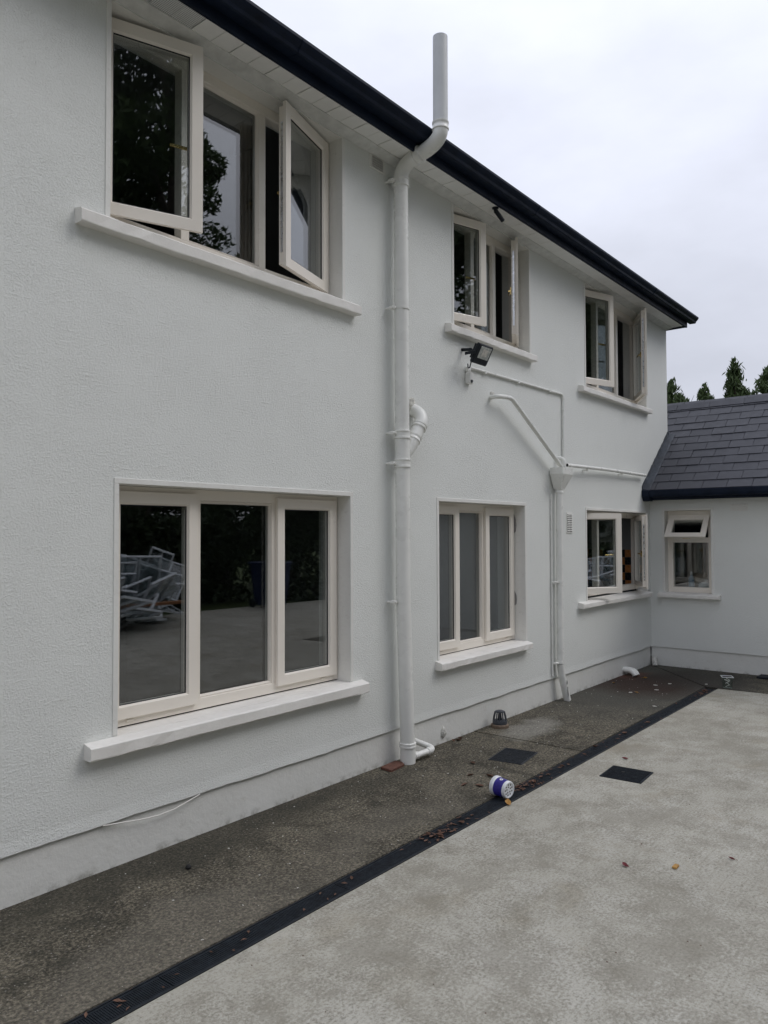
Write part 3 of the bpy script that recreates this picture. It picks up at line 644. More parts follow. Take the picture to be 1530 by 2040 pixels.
# ------------------------------------------------------------------ soil pipe with its offset and branch
def collar(mb, p, d, r, hgt=0.05, lip=0.008):
    p = Vector(p); d = Vector(d).normalized()
    pr = [(-hgt/2, r+0.001), (-hgt/2+0.004, r+lip), (-hgt/2+0.016, r+lip), (-hgt/2+0.020, r+lip*0.55), (hgt/2-0.020, r+lip*0.55), (hgt/2-0.016, r+lip), (hgt/2-0.004, r+lip), (hgt/2, r+0.001)]
    mb.tube([p+d*a for a, _ in pr], [b for _, b in pr], 24, True); return mb
sp = empty('soil_pipe', (4.60, -0.09, 0), 'tall white soil pipe rising up the wall and past the gutter', 'pipe')
rp = 0.054; bx, by = 4.604, -0.088
def px(z): return 4.545+(bx-4.545)*max(0.0, (1.3-z)/1.3)*0.9
part('lower_pipe', MB().tube([(px(z), -0.088, z) for z in (0.10, 0.5, 0.9, 1.3, 1.8, 2.22)], rp, 28), 'pipe_white', sp, True)
part('upper_pipe', MB().tube([(4.545, -0.085, 2.44), (4.545, -0.082, 4.36)], rp, 28), 'pipe_white', sp, True)
ju = MB().tube([(4.545, -0.087, 2.20), (4.545, -0.087, 2.26), (4.545, -0.087, 2.30), (4.545, -0.086, 2.45)], [rp+0.004, rp+0.004, rp+0.001, rp+0.003], 28)
ju.tube([(4.555, -0.090, 2.265), (4.62, -0.098, 2.35), (4.665, -0.102, 2.415)], [0.035, 0.050, 0.054], 24)
part('branch_junction', ju, 'pipe_white', sp, True)
for p in ((4.545, -0.087, 2.225), (4.545, -0.086, 2.44), (4.545, -0.082, 4.345)): part('collar', collar(MB(), p, (0, 0, 1), rp, 0.07, 0.010), 'pipe_white', sp, True)
be = [(4.545, -0.082, 4.345)]+arc((4.545, -0.084, 4.38), (4.545, -0.09, 4.48), (4.545, -0.225, 4.505), 10)
part('lower_bend', MB().tube(be, rp+0.001, 28), 'pipe_white', sp, True)
cb = MB(); d_ = Vector((0, -0.98, 0.2)); cb.tube([(4.545, -0.200, 4.5005), (4.545, -0.206, 4.5015), (4.545, -0.224, 4.505), (4.545, -0.230, 4.506), (4.545, -0.246, 4.509), (4.545, -0.252, 4.510), (4.545, -0.268, 4.513), (4.545, -0.276, 4.515)], [rp+0.002, rp+0.015, rp+0.015, rp+0.004, rp+0.004, rp+0.013, rp+0.013, rp+0.002], 28)
part('collar', cb, 'pipe_white', sp, True)
part('upper_bend', MB().tube(arc((4.545, -0.245, 4.509), (4.545, -0.44, 4.53), (4.545, -0.446, 4.625), 12)+[Vector((4.545, -0.446, 4.655))], rp+0.001, 28), 'pipe_white', sp, True)
cb = MB(); collar(cb, (4.545, -0.446, 4.655), (0, 0, 1), rp, 0.062, 0.007); part('collar', cb, 'pipe_white', sp, True)
ep = MB().tube([(4.545, -0.446, 4.64), (4.545, -0.448, 5.312)], rp, 32, False); ep.tube([(4.545, -0.448, 5.312), (4.545, -0.448, 5.3118), (4.545, -0.448, 4.9)], [rp, rp-0.004, rp-0.004], 32, False)
part('vent_extension', ep, 'pipe_grey', sp, True)
cb = MB(); collar(cb, (px(0.1), -0.088, 0.135), (0, 0, 1), rp+0.002, 0.04, 0.008); part('collar', cb, 'pipe_white', sp, True)
part('foot', MB().tube([(px(0.05), -0.088, -0.01), (px(0.05), -0.088, 0.125)], rp+0.003, 28), 'pipe_white', sp, True)
br = [(4.65, -0.101, 2.395), (4.725, -0.106, 2.505)]+arc((4.735, -0.107, 2.52), (4.80, -0.112, 2.62), (4.765, -0.02, 2.660), 10)
part('branch_pipe', MB().tube(br, 0.050, 24), 'pipe_white', sp, True)
cb = MB(); v = Vector((0.075, -0.005, 0.11)); part('collar', collar(MB(), (4.668, -0.102, 2.42), v, 0.051, 0.05, 0.007), 'pipe_white', sp, True); part('collar', collar(MB(), (4.735, -0.107, 2.52), v, 0.051, 0.045, 0.008), 'pipe_white', sp, True)
for z in (4.345, 3.385, 2.45, 2.225, 1.20):
    xx = px(z); b_ = MB().cbox(xx-0.095, xx-0.058, -0.075, -0.035, z-0.014, z+0.010, 0.004).tube([(xx-0.082, -0.09, z-0.002), (xx-0.082, 0.0, z-0.002)], 0.008, 10)
    if z in (3.385, 1.20): b_.tube([(xx, -0.086, z-0.006), (xx, -0.086, z+0.006)], rp+0.003, 24)
    part('bracket', b_, 'pipe_white', sp)
wp = empty('waste_pipe', (4.75, -0.07, 0), 'small white waste pipe bending into the foot of the soil pipe', 'pipe')
part('pipe', MB().tube([(4.64, -0.115, 0.045), (4.70, -0.125, 0.048), (4.79, -0.135, 0.052)]+arc((4.81, -0.137, 0.053), (4.87, -0.142, 0.056), (4.845, -0.08, 0.075), 8)+[Vector((4.80, -0.04, 0.10)), Vector((4.775, 0.03, 0.12))], 0.022, 16), 'pipe_white', wp, True)
for p in ((4.655, -0.117, 0.046), (4.80, -0.136, 0.053)): part('collar', collar(MB(), p, (1, -0.1, 0), 0.022, 0.045, 0.006), 'pipe_white', wp, True)

# ------------------------------------------------------------------ hopper and downpipe
hp = empty('downpipe', (7.2, -0.06, 0), 'white downpipe with a square hopper head and broken shoe', 'downpipe')
hx0, hx1, hy0, hy1 = 7.097, 7.338, -0.152, -0.012
hm = MB(); a = [(hx0, hy0), (hx1, hy0), (hx1, hy1), (hx0, hy1)]; b = [(7.175, -0.092), (7.26, -0.092), (7.26, -0.014), (7.175, -0.014)]
i_ = 0.006; ai = [(hx0+i_, hy0+i_), (hx1-i_, hy0+i_), (hx1-i_, hy1-i_), (hx0+i_, hy1-i_)]
vs = [(x, y, 2.362) for x, y in a]+[(x, y, 2.298) for x, y in a]+[(x, y, 2.150) for x, y in b]+[(x, y, 2.362) for x, y in ai]+[(x, y, 2.30) for x, y in ai]
fs = []
for q in range(2):
    for i in range(4): fs.append((q*4+i, q*4+(i+1) % 4, q*4+4+(i+1) % 4, q*4+4+i))
for i in range(4): fs.append((i, (i+1) % 4, 12+(i+1) % 4, 12+i)); fs.append((12+i, 12+(i+1) % 4, 16+(i+1) % 4, 16+i))
fs.append((16, 17, 18, 19)); fs.append((8, 9, 10, 11)); part('hopper', hm.add(vs, fs), 'pipe_white', hp)
cb = MB(); collar(cb, (7.216, -0.054, 2.135), (0, 0, 1), 0.036, 0.055, 0.006); part('collar', cb, 'pipe_white', hp, True)
part('pipe', MB().tube([(7.216, -0.054, 2.14), (7.205, -0.054, 1.2), (7.203, -0.054, 0.39)], 0.034, 20), 'pipe_white', hp, True)
for z in (1.208, 0.395):
    b_ = MB().tube([(7.204, -0.054, z-0.012), (7.204, -0.054, z+0.012)], 0.038, 20).cbox(7.115, 7.17, -0.06, -0.02, z-0.012, z+0.008, 0.003).tube([(7.125, -0.07, z), (7.125, 0, z)], 0.008, 8)
    part('bracket', b_, 'pipe_white', hp, True)
part('shoe', MB().tube([(7.203, -0.054, 0.38), (7.225, -0.058, 0.27), (7.262, -0.068, 0.14), (7.300, -0.080, 0.004)], [0.036, 0.036, 0.036, 0.038], 20), 'pipe_white', hp, True)
part('crack', MB().add([(7.243, -0.1065, 0.16), (7.252, -0.1085, 0.19), (7.246, -0.1045, 0.225), (7.240, -0.1045, 0.195)], [(0, 1, 2, 3)]).xf(Matrix.Translation((0.0, 0.001, 0))).add([(7.262, -0.1075, 0.02), (7.268, -0.110, 0.07), (7.255, -0.1095, 0.15), (7.250, -0.1065, 0.15), (7.258, -0.1075, 0.06)], [(0, 1, 2, 3, 4)]), 'hole_black', hp)
tag(part('riser_cable', MB().tube([(7.120, -0.012, 2.10), (7.115, -0.013, 1.2), (7.112, -0.013, 0.27)], 0.010, 10), 'pipe_white', None, True), 'thin painted conduit running down the wall beside the downpipe', 'conduit')
tag(part('overflow_pipe', MB().tube([(5.975, 0.02, 2.925), (5.945, -0.045, 2.922)]+arc((5.95, -0.065, 2.922), (5.955, -0.095, 2.923), (6.02, -0.097, 2.927), 6)+arc((6.10, -0.098, 2.932), (6.17, -0.10, 2.936), (6.22, -0.10, 2.905), 6)+[Vector((7.205, -0.085, 2.375))], 0.0205, 16), 'pipe_white', None, True), 'slanting white waste pipe running down into the hopper head', 'pipe')
tag(part('elbow_pipe', MB().tube([(7.255, 0.02, 2.465), (7.26, -0.02, 2.47)]+arc((7.262, -0.035, 2.47), (7.275, -0.075, 2.47), (7.278, -0.08, 2.42), 8)+[Vector((7.279, -0.08, 2.34))], 0.021, 16), 'pipe_white', None, True), 'small white elbow pipe above the hopper head', 'pipe')
hpz = empty('horizontal_pipe', (8.5, -0.06, 2.42), 'thin white pipe running level from the hopper to the extension roof', 'pipe')
op = MB().tube([(7.335, -0.085, 2.402), (8.4, -0.06, 2.425), (9.66, -0.05, 2.432)], 0.0185, 16, False); op.tube([(7.335, -0.085, 2.402), (7.3352, -0.085, 2.402), (7.5, -0.085, 2.402)], [0.0185, 0.0155, 0.0155], 16, False)
part('pipe', op, 'pipe_white', hpz, True)
part('opening', MB().tube([(7.345, -0.085, 2.402), (7.35, -0.085, 2.402)], 0.0154, 16), 'hole_black', hpz)
for xx, zz in ((7.9, 2.414), (8.9, 2.428)): part('clip', MB().cbox(xx-0.012, xx+0.012, -0.06, -0.001, zz-0.035, zz-0.015, 0.003), 'pipe_white', hpz)

# ------------------------------------------------------------------ floodlight, sensor and conduit
fl = empty('floodlight', (5.5, 0, 3.27), 'black square floodlight on a short arm below the upstairs window', 'floodlight')
c0 = Vector((5.425, -0.225, 3.278)); U = Vector((0.222, 0, 0)); V = Vector((0.0, 0.080, -0.150)); Nn = U.cross(V).normalized()
if Nn.y > 0: Nn = -Nn
Fm = Matrix.Identity(4); u_, v_ = U.normalized(), V.normalized()
for i in range(3): Fm[i][0] = u_[i]; Fm[i][1] = v_[i]; Fm[i][2] = Nn[i]; Fm[i][3] = c0[i]
lu, lv = U.length, V.length
part('housing', MB().cbox(0, lu, 0, lv, -0.030, 0.006, 0.007).xf(Fm), 'black_plastic', fl)
fi = MB()
for q in range(7): fi.box(0.02+q*0.028, 0.027+q*0.028, 0.015, lv-0.03, -0.055, -0.030)
part('fins', fi.xf(Fm), 'black_plastic', fl)
part('lens', MB().cbox(lu*0.16, lu*0.88, lv*0.10, lv*0.70, 0.0062, 0.010, 0.001).xf(Fm), 'lamp_lens', fl)
part('chip_array', MB().cbox(lu*0.34, lu*0.70, lv*0.22, lv*0.56, 0.0102, 0.0115, 0.0005).xf(Fm), 'chip_pale', fl)
part('arm', MB().tube([(5.500, 0.0, 3.268), (5.490, -0.10, 3.255)], 0.014, 14).tube([(5.488, -0.10, 3.255), (5.47, -0.15, 3.225), (5.45, -0.17, 3.20)], 0.010, 10).cbox(5.388, 5.394, -0.205, -0.10, 3.19, 3.215, 0.002), 'black_plastic', fl, True)
cpts = [(5.48, -0.14, 3.21), (5.46, -0.12, 3.15), (5.48, -0.09, 3.10), (5.52, -0.05, 3.11), (5.545, -0.03, 3.15), (5.55, -0.03, 3.12)]
part('cable', MB().tube(cpts, 0.005, 8), 'black_plastic', fl, True)
sn = empty('motion_sensor', (5.57, 0, 3.03), 'small white motion sensor under the floodlight', 'sensor')
part('body', MB().cbox(5.545, 5.615, -0.045, -0.001, 2.985, 3.085, 0.006), 'pipe_white', sn)
part('mount', MB().cbox(5.548, 5.600, -0.030, -0.001, 3.087, 3.135, 0.004).tube([(5.58, -0.025, 3.08), (5.58, -0.025, 3.1)], 0.012, 12), 'pipe_white', sn, True)
part('eye', MB().lathe([(0.0, -0.018), (0.010, -0.016), (0.017, -0.008), (0.018, 0.0), (0.016, 0.008), (0.0, 0.010)], 16, (5.58, -0.040, 3.008)), 'grey_plastic', sn, True)
cd = empty('conduit', (6.5, 0, 3.1), 'thin white cable conduit running from the floodlight across and down to the hopper', 'conduit')
part('run', MB().tube([(5.60, -0.014, 3.132), (7.36, -0.014, 3.150)]+arc((7.36, -0.014, 3.150), (7.405, -0.014, 3.150), (7.405, -0.014, 3.10), 6)+[Vector((7.395, -0.014, 2.36))], 0.0115, 12), 'pipe_white', cd, True)
for p in ((5.85, 3.128), (6.45, 3.134), (7.10, 3.141), (7.403, 2.99)):
    part('clip', MB().cbox(p[0]-0.014, p[0]+0.014, -0.029, -0.001, p[1]-0.014, p[1]+0.014, 0.003), 'pipe_white', cd)
cc_ = empty('camera_tube', (5.74, -0.2, 4.52), 'short black tube hanging under the soffit above an upstairs window', 'camera')
part('body', MB().tube([(5.735, -0.205, 4.49), (5.790, -0.245, 4.408)], 0.019, 16), 'black_plastic', cc_, True)
part('mount', MB().lathe([(0.0, -0.045), (0.012, -0.045), (0.014, -0.012), (0.028, -0.008), (0.028, 0.0), (0, 0)], 16, (5.735, -0.200, 4.5195)), 'black_plastic', cc_, True)
part('lens', MB().tube([(5.7903, -0.2452, 4.4075), (5.792, -0.2465, 4.405)], 0.013, 16), 'grey_plastic', cc_, True)

# ------------------------------------------------------------------ air vents
def vent(label, Mx, wd, hg, rows, cols, mat='plaster', slot='hole_black', hor=True):
    v = empty('air_vent', Mx.translation, label, 'air vent', 'air vents in the walls')
    part('plate', MB().cbox(0, wd, -0.007, 0.004, 0, hg, 0.002).xf(Mx), mat, v)
    for r_ in range(rows):
        for q in range(cols):
            aw, ah = wd*0.84/cols, hg*0.86/rows
            x = wd*0.08+q*aw; z = hg*0.07+r_*ah
            sl = MB().box(x+aw*0.06, x+aw*0.94, -0.0082, -0.006, z+ah*0.18, z+ah*0.66)
            part('slot', sl.xf(Mx), slot, v)
            part('louvre', MB().add([(x+aw*0.04, -0.0075, z+ah*0.66), (x+aw*0.96, -0.0075, z+ah*0.66), (x+aw*0.96, -0.016, z+ah*0.50), (x+aw*0.04, -0.016, z+ah*0.50), (x+aw*0.04, -0.0075, z+ah*0.86), (x+aw*0.96, -0.0075, z+ah*0.86)], [(0, 1, 2, 3), (3, 2, 5, 4), (0, 3, 4), (1, 5, 2)]).xf(Mx), mat, v)
    return v
vent('slotted white air vent just under the soffit beside the soil pipe', Matrix.Translation((4.275, 0, 4.395)), 0.17, 0.10, 5, 1, 'plaster', 'cement_grey')
vent('tall gridded air vent in the wall right of the downpipe', Matrix.Translation((7.478, 0, 1.700)), 0.145, 0.222, 10, 2)
vent('pale air vent high on the extension wall', Matrix.Translation((XE, -0.985, 1.965)) @ Matrix.Rotation(R(-90), 4, 'Z'), 0.20, 0.085, 3, 1, 'plaster', 'plaster')

# ------------------------------------------------------------------ drain channel with gratings
dr = empty('drain_channel', (3, -1.05, 0), 'long black slotted drain channel between the dark path and the pale yard', 'drain')
part('channel', MB().box(-9, 8.80, DY0, DY0+0.008, -0.12, 0.001).box(-9, 8.80, DY1-0.008, DY1, -0.12, 0.001).box(-9, 8.80, DY0, DY1, -0.13, -0.115), 'black_plastic', dr)
gr = MB().box(0.002, 0.998, DY0+0.009, DY0+0.020, -0.022, -0.002).box(0.002, 0.998, DY1-0.020, DY1-0.009, -0.022, -0.002)
for q in range(106): gr.box(0.003+q*0.0094, 0.003+q*0.0094+0.0058, DY0+0.0195, DY1-0.0195, -0.016, -0.0028)
gme = gr.mesh('grating', 'iron')
for q in range(17): put('grating', gme, dr, (-8.2+q*1.0, 0, 0))
for (cx, cy, rot, wd, hg, lab) in ((5.225, -0.620, 0.15, 0.36, 0.27, 'square dark ribbed drain cover set in the path'), (5.325, -1.465, 0.06, 0.29, 0.29, 'square black drain cover with broken edge set in the pale yard')):
    e_ = empty('drain_cover', (cx, cy, 0), lab, 'drain cover', 'drain covers')
    Mx = Matrix.Translation((cx, cy, 0.003)) @ Matrix.Rotation(rot, 4, 'Z')
    cvm = 'cover_grey' if cy > -1 else 'iron'
    part('plate', MB().cbox(-wd/2, wd/2, -hg/2, hg/2, -0.02, 0.0032, 0.002).xf(Mx), cvm, e_)
    rb = MB()
    for q in range(17):
        a_ = -wd/2+0.014+(wd-0.028)*q/16
        rb.box(a_-0.0035, a_+0.0035, -hg/2+0.012, hg/2-0.012, 0.003, 0.0062)
    tag(part('ribs', rb.xf(Mx), cvm, e_), kind='stuff')
    part('keyhole', MB().tube([(0.02, 0.03, 0.0064), (0.02, 0.03, 0.0068)], 0.012, 12).xf(Mx), 'hole_black', e_)

# ------------------------------------------------------------------ small things on the ground
cw = empty('vent_cowl', (5.925, -0.095, 0), 'grey plastic leaf-guard cowl on a round clay collar by the plinth', 'vent cowl')
c_ = (5.925, -0.095, 0)
part('collar', MB().lathe([(0.0, 0.03), (0.072, 0.034), (0.078, 0.028), (0.078, 0.0), (0.0, -0.003)], 24, c_), 'terracotta', cw, True)
part('base_ring', MB().lathe([(0.05, 0.034), (0.062, 0.034), (0.064, 0.06), (0.062, 0.066), (0.05, 0.068), (0.0, 0.068)], 24, c_), 'grey_plastic', cw, True)
part('cap', MB().lathe([(0.0, 0.152), (0.025, 0.151), (0.040, 0.146), (0.043, 0.138), (0.038, 0.134), (0.0, 0.134)], 24, c_), 'grey_plastic', cw, True)
for q in range(12):
    a_ = 2*math.pi*q/12; ca, sa = math.cos(a_), math.sin(a_)
    part('rib', MB().tube([(c_[0]+ca*0.058, c_[1]+sa*0.058, 0.062), (c_[0]+ca*0.052, c_[1]+sa*0.052, 0.10), (c_[0]+ca*0.041, c_[1]+sa*0.041, 0.142)], 0.0048, 6), 'grey_plastic', cw, True)
part('core', MB().lathe([(0.0, 0.135), (0.012, 0.135), (0.020, 0.066), (0, 0.066)], 12, c_), 'black_plastic', cw, True)

tb = empty('plastic_tub', (4.37, -1.02, 0), 'white and blue plastic tub lying on its side on the drain', 'tub')
ax = Vector((-0.16, -0.985, -0.05)).normalized(); side = ax.cross(Vector((0, 0, 1))).normalized(); upv = side.cross(ax)
Tm = Matrix.Identity(4)
for i in range(3): Tm[i][0] = side[i]; Tm[i][1] = upv[i]; Tm[i][2] = ax[i]
Tm.translation = Vector((4.385, -0.955, 0.066))
part('body', MB().lathe([(0.054, 0.0), (0.0605, 0.001), (0.0625, 0.006), (0.0625, 0.022), (0.0595, 0.025), (0.0575, 0.030), (0.0545, 0.112), (0.0515, 0.118), (0.046, 0.1185), (0.044, 0.114), (0.0, 0.114)], 32).xf(Tm), 'tub_white', tb, True)
part('inside', MB().lathe([(0.0545, 0.0), (0.0525, 0.08), (0.0505, 0.112), (0.0, 0.1125)], 32).xf(Tm), 'tub_white', tb, True)
part('blue_band', MB().lathe([(0.0584, 0.031), (0.0556, 0.098)], 32).xf(Tm), 'tub_blue', tb, True)
fp = MB()
for q in range(6):
    a_ = R(38)+0.0; ang_ = q*math.pi/3
    ctr_t, ctr_z = R(78)+0.13*math.cos(ang_), 0.062+0.008*math.sin(ang_)
    vs = []
    for w_ in range(8):
        tt, zz = ctr_t+0.085*math.cos(w_*math.pi/4), ctr_z+0.0048*math.sin(w_*math.pi/4); rr = 0.0584-(zz-0.031)*0.042+0.0006
        vs.append((rr*math.cos(tt), rr*math.sin(tt), zz))
    fp.add(vs, [tuple(range(8))])
part('flower_print', fp.xf(Tm), 'tub_white', tb)
for r_, n_h, ph in ((0.018, 5, 0.2), (0.033, 9, 0.0)):
    for q in range(n_h):
        a_ = ph+2*math.pi*q/n_h
        part('drain_hole', MB().tube([(r_*math.cos(a_), r_*math.sin(a_), 0.1142), (r_*math.cos(a_), r_*math.sin(a_), 0.1146)], 0.0052, 10).xf(Tm), 'hole_black', tb)

bt = MB().poly([(-0.105, -0.05), (0.07, -0.052), (0.105, -0.01), (0.10, 0.045), (-0.09, 0.05)], 0.003, 0.020)
bo = tag(put('broken_tile', bt.mesh('broken_tile', 'brick_red'), None, (4.435, -0.075, 0), (0.05, 0, 0.12)), 'flat red brick fragment lying against the plinth beside the soil pipe', 'brick')
# white twin outlet over the gully
ol = empty('outlet_pipe', (9.02, -0.04, 0), 'stubby pair of white outlet pipes poking from the plinth above a rusty stain', 'pipe')
for dx in (0.0, 0.062):
    part('spout', MB().tube([(9.04+dx, 0.03, 0.062), (9.02+dx, -0.06, 0.062)]+arc((9.01+dx, -0.075, 0.06), (8.995+dx, -0.13, 0.055), (8.985+dx, -0.145, 0.012), 6), 0.030, 16), 'pipe_white', ol, True)
# things by the corner
tag(part('pipe_stub', MB().tube([(9.91, -0.05, 0.11), (9.90, -0.055, 0.07), (9.885, -0.065, 0.005)], [0.03, 0.036, 0.034], 14), 'filler', None, True), 'short white pipe stub in the corner between house and extension', 'pipe')
cont = empty('plastic_container', (8.955, -1.18, 0), 'clear plastic container standing at the corner of the pale yard', 'container')
cm = MB(); Mc = Matrix.Translation((8.955, -1.18, 0.006)) @ Matrix.Rotation(R(25), 4, 'Z')
vs = []
for (s_, z) in ((0.046, 0.0), (0.052, 0.05), (0.055, 0.105), (0.058, 0.112)):
    for k_ in range(12):
        a_ = k_*2*math.pi/12; cq = max(abs(math.cos(a_)), abs(math.sin(a_)))
        vs.append((s_*math.cos(a_)/cq+rnd.uniform(-0.002, 0.002), s_*math.sin(a_)/cq+rnd.uniform(-0.002, 0.002), z))
cm.add(vs, [tuple(range(12))]+[(q*12+i, q*12+(i+1) % 12, q*12+12+(i+1) % 12, q*12+12+i) for q in range(3) for i in range(12)])
part('body', cm.xf(Mc), 'clear_plastic', cont, True)
part('lid_rim', MB().ring(-0.0585, 0.059, -0.059, 0.059, [(0, 0.0), (0.006, 0.0), (0.006, 0.006), (0, 0.006)]).xf(Mc @ Matrix.Translation((0, 0, 0.116)) @ Matrix.Rotation(R(90), 4, 'X')), 'tub_white', cont)
cr = MB()
for q in range(5):
    z_ = 0.012+q*0.018; cr.tube([(-0.035+rnd.uniform(0, 0.02), rnd.uniform(-0.03, 0.03), z_), (rnd.uniform(-0.02, 0.02), rnd.uniform(-0.03, 0.03), z_+0.02), (0.03+rnd.uniform(-0.02, 0.01), rnd.uniform(-0.03, 0.03), z_+0.004)], 0.003, 6)
part('contents', cr.xf(Mc), 'chip_pale', cont)
tag(part('gully_slab', MB().cbox(9.72, 9.925, -1.72, -1.30, 0.004, 0.028, 0.006), 'iron'), 'dark flat gully slab against the foot of the extension wall', 'slab')
# plaster splats on the plinth
def splat(name, c, r, label, nrm='y', mat='filler', cat='filler'):
    mb = MB(); q = random.Random(int(c[0]*100)); vs = [(c[0], c[1]-0.020, c[2])]
    for ring_, (rr, dd) in enumerate(((0.45, -0.018), (0.8, -0.010), (1.0, 0.002))):
        for k_ in range(14):
            a_ = 2*math.pi*k_/14; w_ = rr*q.uniform(0.75, 1.15)
            vs.append((c[0]+r[0]*w_*math.cos(a_), c[1]+dd+q.uniform(-0.006, 0.003)*(ring_ < 2), c[2]+r[1]*w_*math.sin(a_)))
    fs = [(0, 1+k_, 1+(k_+1) % 14) for k_ in range(14)]
    for g_ in range(2):
        for k_ in range(14): fs.append((1+g_*14+k_, 1+g_*14+(k_+1) % 14, 15+g_*14+(k_+1) % 14, 15+g_*14+k_))
    mb.add(vs, fs); return tag(part(name, mb, mat, None, True), label, cat)
splat('filler_patch', (5.205, 0.014, 0.085), (0.035, 0.055), 'ragged filler patch on the plinth between the soil pipe and the cowl')
splat('filler_patch', (4.77, 0.014, 0.115), (0.055, 0.040), 'ragged filler round the waste pipe at the foot of the soil pipe')
splat('filler_patch', (4.775, 0.0, 2.705), (0.06, 0.065), 'rough plaster patch above the branch of the soil pipe')
splat('filler_patch', (5.985, 0.0, 2.955), (0.035, 0.030), 'small plaster patch where the slanting pipe leaves the wall')
# loose cable under the render edge
ca = [(2.16, -0.004, 0.236), (2.25, -0.010, 0.226), (2.36, -0.018, 0.212), (2.47, -0.020, 0.203), (2.58, -0.016, 0.206), (2.68, -0.010, 0.222), (2.76, -0.004, 0.236)]
tag(part('loose_cable', MB().tube(ca, 0.0030, 8), 'sill_paint', None, True), 'loose white cable sagging along the plinth below the near window', 'cable')
# brushes in a pot inside the middle upstairs window
bp = empty('brush_pot', (6.385, 0.235, 3.51), 'small pot of brushes standing inside the middle upstairs window', 'pot')
part('pot', MB().lathe([(0.0, 0.0), (0.03, 0.0), (0.034, 0.07), (0.031, 0.07), (0.028, 0.01), (0, 0.01)], 16, (6.385, 0.235, 3.511)), 'tub_white', bp, True)
for k_, (dx, dy, mt) in enumerate(((-0.035, 0.01, 'brush_blue'), (-0.018, -0.015, 'brush_blue'), (0.02, 0.01, 'brush_red'))):
    part('brush', MB().tube([(6.385+dx*0.2, 0.235+dy, 3.53), (6.385+dx, 0.235+dy, 3.64)], [0.006, 0.011], 8), mt, bp, True)

bo_ = empty('soap_bottle', (XE+0.27, -0.43, z0+0.055), 'blue bottle standing inside the extension window', 'bottle')
part('body', MB().lathe([(0.0, 0.0), (0.034, 0.0), (0.036, 0.006), (0.036, 0.15), (0.030, 0.17), (0.014, 0.185), (0.014, 0.20), (0, 0.20)], 20, (XE+0.27, -0.43, z0+0.056)), 'bottle_blue', bo_, True)
part('cap', MB().lathe([(0.0, 0.0), (0.016, 0.0), (0.016, 0.03), (0.007, 0.034), (0.007, 0.05), (0, 0.05)], 14, (XE+0.27, -0.43, z0+0.257)), 'tub_white', bo_, True)
tag(part('white_box', MB().cbox(XE+0.22, XE+0.32, -0.66, -0.53, z0+0.056, z0+0.15, 0.006).box(XE+0.235, XE+0.305, -0.63, -0.56, z0+0.151, z0+0.165), 'tub_white'), 'small white box standing inside the extension window beside the bottle', 'box')
# fallen leaves
def leaf_mesh(seed, mat):
    q = random.Random(seed); n = 9; vs = []; L0, Wd = 1.0, q.uniform(0.36, 0.5); cu = q.uniform(0.15, 0.4)
    for i in range(n):
        t_ = i/(n-1); wd = Wd*math.sin(math.pi*t_**0.8)*0.5+0.01
        z = cu*(t_-0.5)**2*1.6+q.uniform(-0.02, 0.02)
        for s_ in (-1, 0, 1): vs.append((t_-0.5, s_*wd+0.06*math.sin(t_*5+seed), z+0.04+abs(s_)*cu*0.5*math.sin(math.pi*t_)))
    fs = []
    for i in range(n-1):
        for s_ in range(2): fs.append((i*3+s_, i*3+s_+1, i*3+s_+4, i*3+s_+3))
    zmin = min(v_[2] for v_ in vs); vs = [(a_, b_, c_-zmin) for a_, b_, c_ in vs]
    mb = MB().add(vs, fs)
    st = [(0.5, 0.06*math.sin(5+seed), vs[-2][2]), (0.72, 0.1, 0.02)]; mb.tube(st, 0.012, 4, False)
    return mb.mesh('fallen_leaf', mat, True)
lm = {m_: [leaf_mesh(s_, m_) for s_ in range(3)] for m_ in ('leaf_brown', 'leaf_yellow', 'leaf_red')}
lr = random.Random(11)
def leaf(x, y, mat, size, label, group, z=0.004):
    o = put('fallen_leaf', lr.choice(lm[mat]), None, (x, y, z), (lr.uniform(-0.25, 0.25), lr.uniform(-0.2, 0.2), lr.uniform(0, 6.28))); o.scale = (size, size, size*lr.uniform(0.8, 1.5)); tag(o, label, 'leaf', group); return o
ON_DRAIN = [(4.62, -1.0), (4.60, -1.045), (4.672, -1.03), (4.769, -1.04), (4.80, -1.01), (4.899, -1.02), (4.983, -1.035), (3.981, -1.034), (3.794, -1.031), (3.643, -1.046), (3.60, -1.06), (3.564, -1.039), (3.578, -0.997), (3.50, -1.04), (3.841, -1.052), (2.894, -1.021), (2.719, -1.073), (2.519, -1.063), (2.232, -1.017), (2.031, -1.018), (1.849, -1.04), (1.765, -1.072), (1.622, -1.031), (5.857, -1.0), (5.613, -1.02), (5.221, -1.025), (6.4, -1.03), (6.9, -1.05), (8.498, -1.02), (8.56, -1.05), (8.62, -1.03), (8.70, -1.02), (8.45, -1.06), (7.819, -1.0)]
for (x, y) in ON_DRAIN: leaf(x, y, 'leaf_brown', lr.uniform(0.03, 0.058) if x > 3.4 else lr.uniform(0.018, 0.03), 'curled brown leaf lying on the drain channel grating', 'leaves on the drain', 0.0)
for (x, y) in [(4.466, -0.787), (4.517, -0.835), (4.871, -0.481), (4.683, -0.735), (5.394, -0.03), (5.291, -0.025), (5.34, -0.05), (4.62, -0.62), (4.42, -0.70)]: leaf(x, y, 'leaf_brown', lr.uniform(0.04, 0.07), 'brown leaf lying on the dark path near the tub or plinth', 'leaves on the path')
for (x, y) in [(8.081, -0.50), (8.453, -0.10), (8.947, -0.276)]: leaf(x, y, 'leaf_yellow', 0.06, 'yellow leaf lying on the damp path near the outlet pipes', 'yellow leaves on the path')
leaf(4.289, -1.105, 'leaf_yellow', 0.08, 'yellow leaf lying on the drain right below the tub', None)
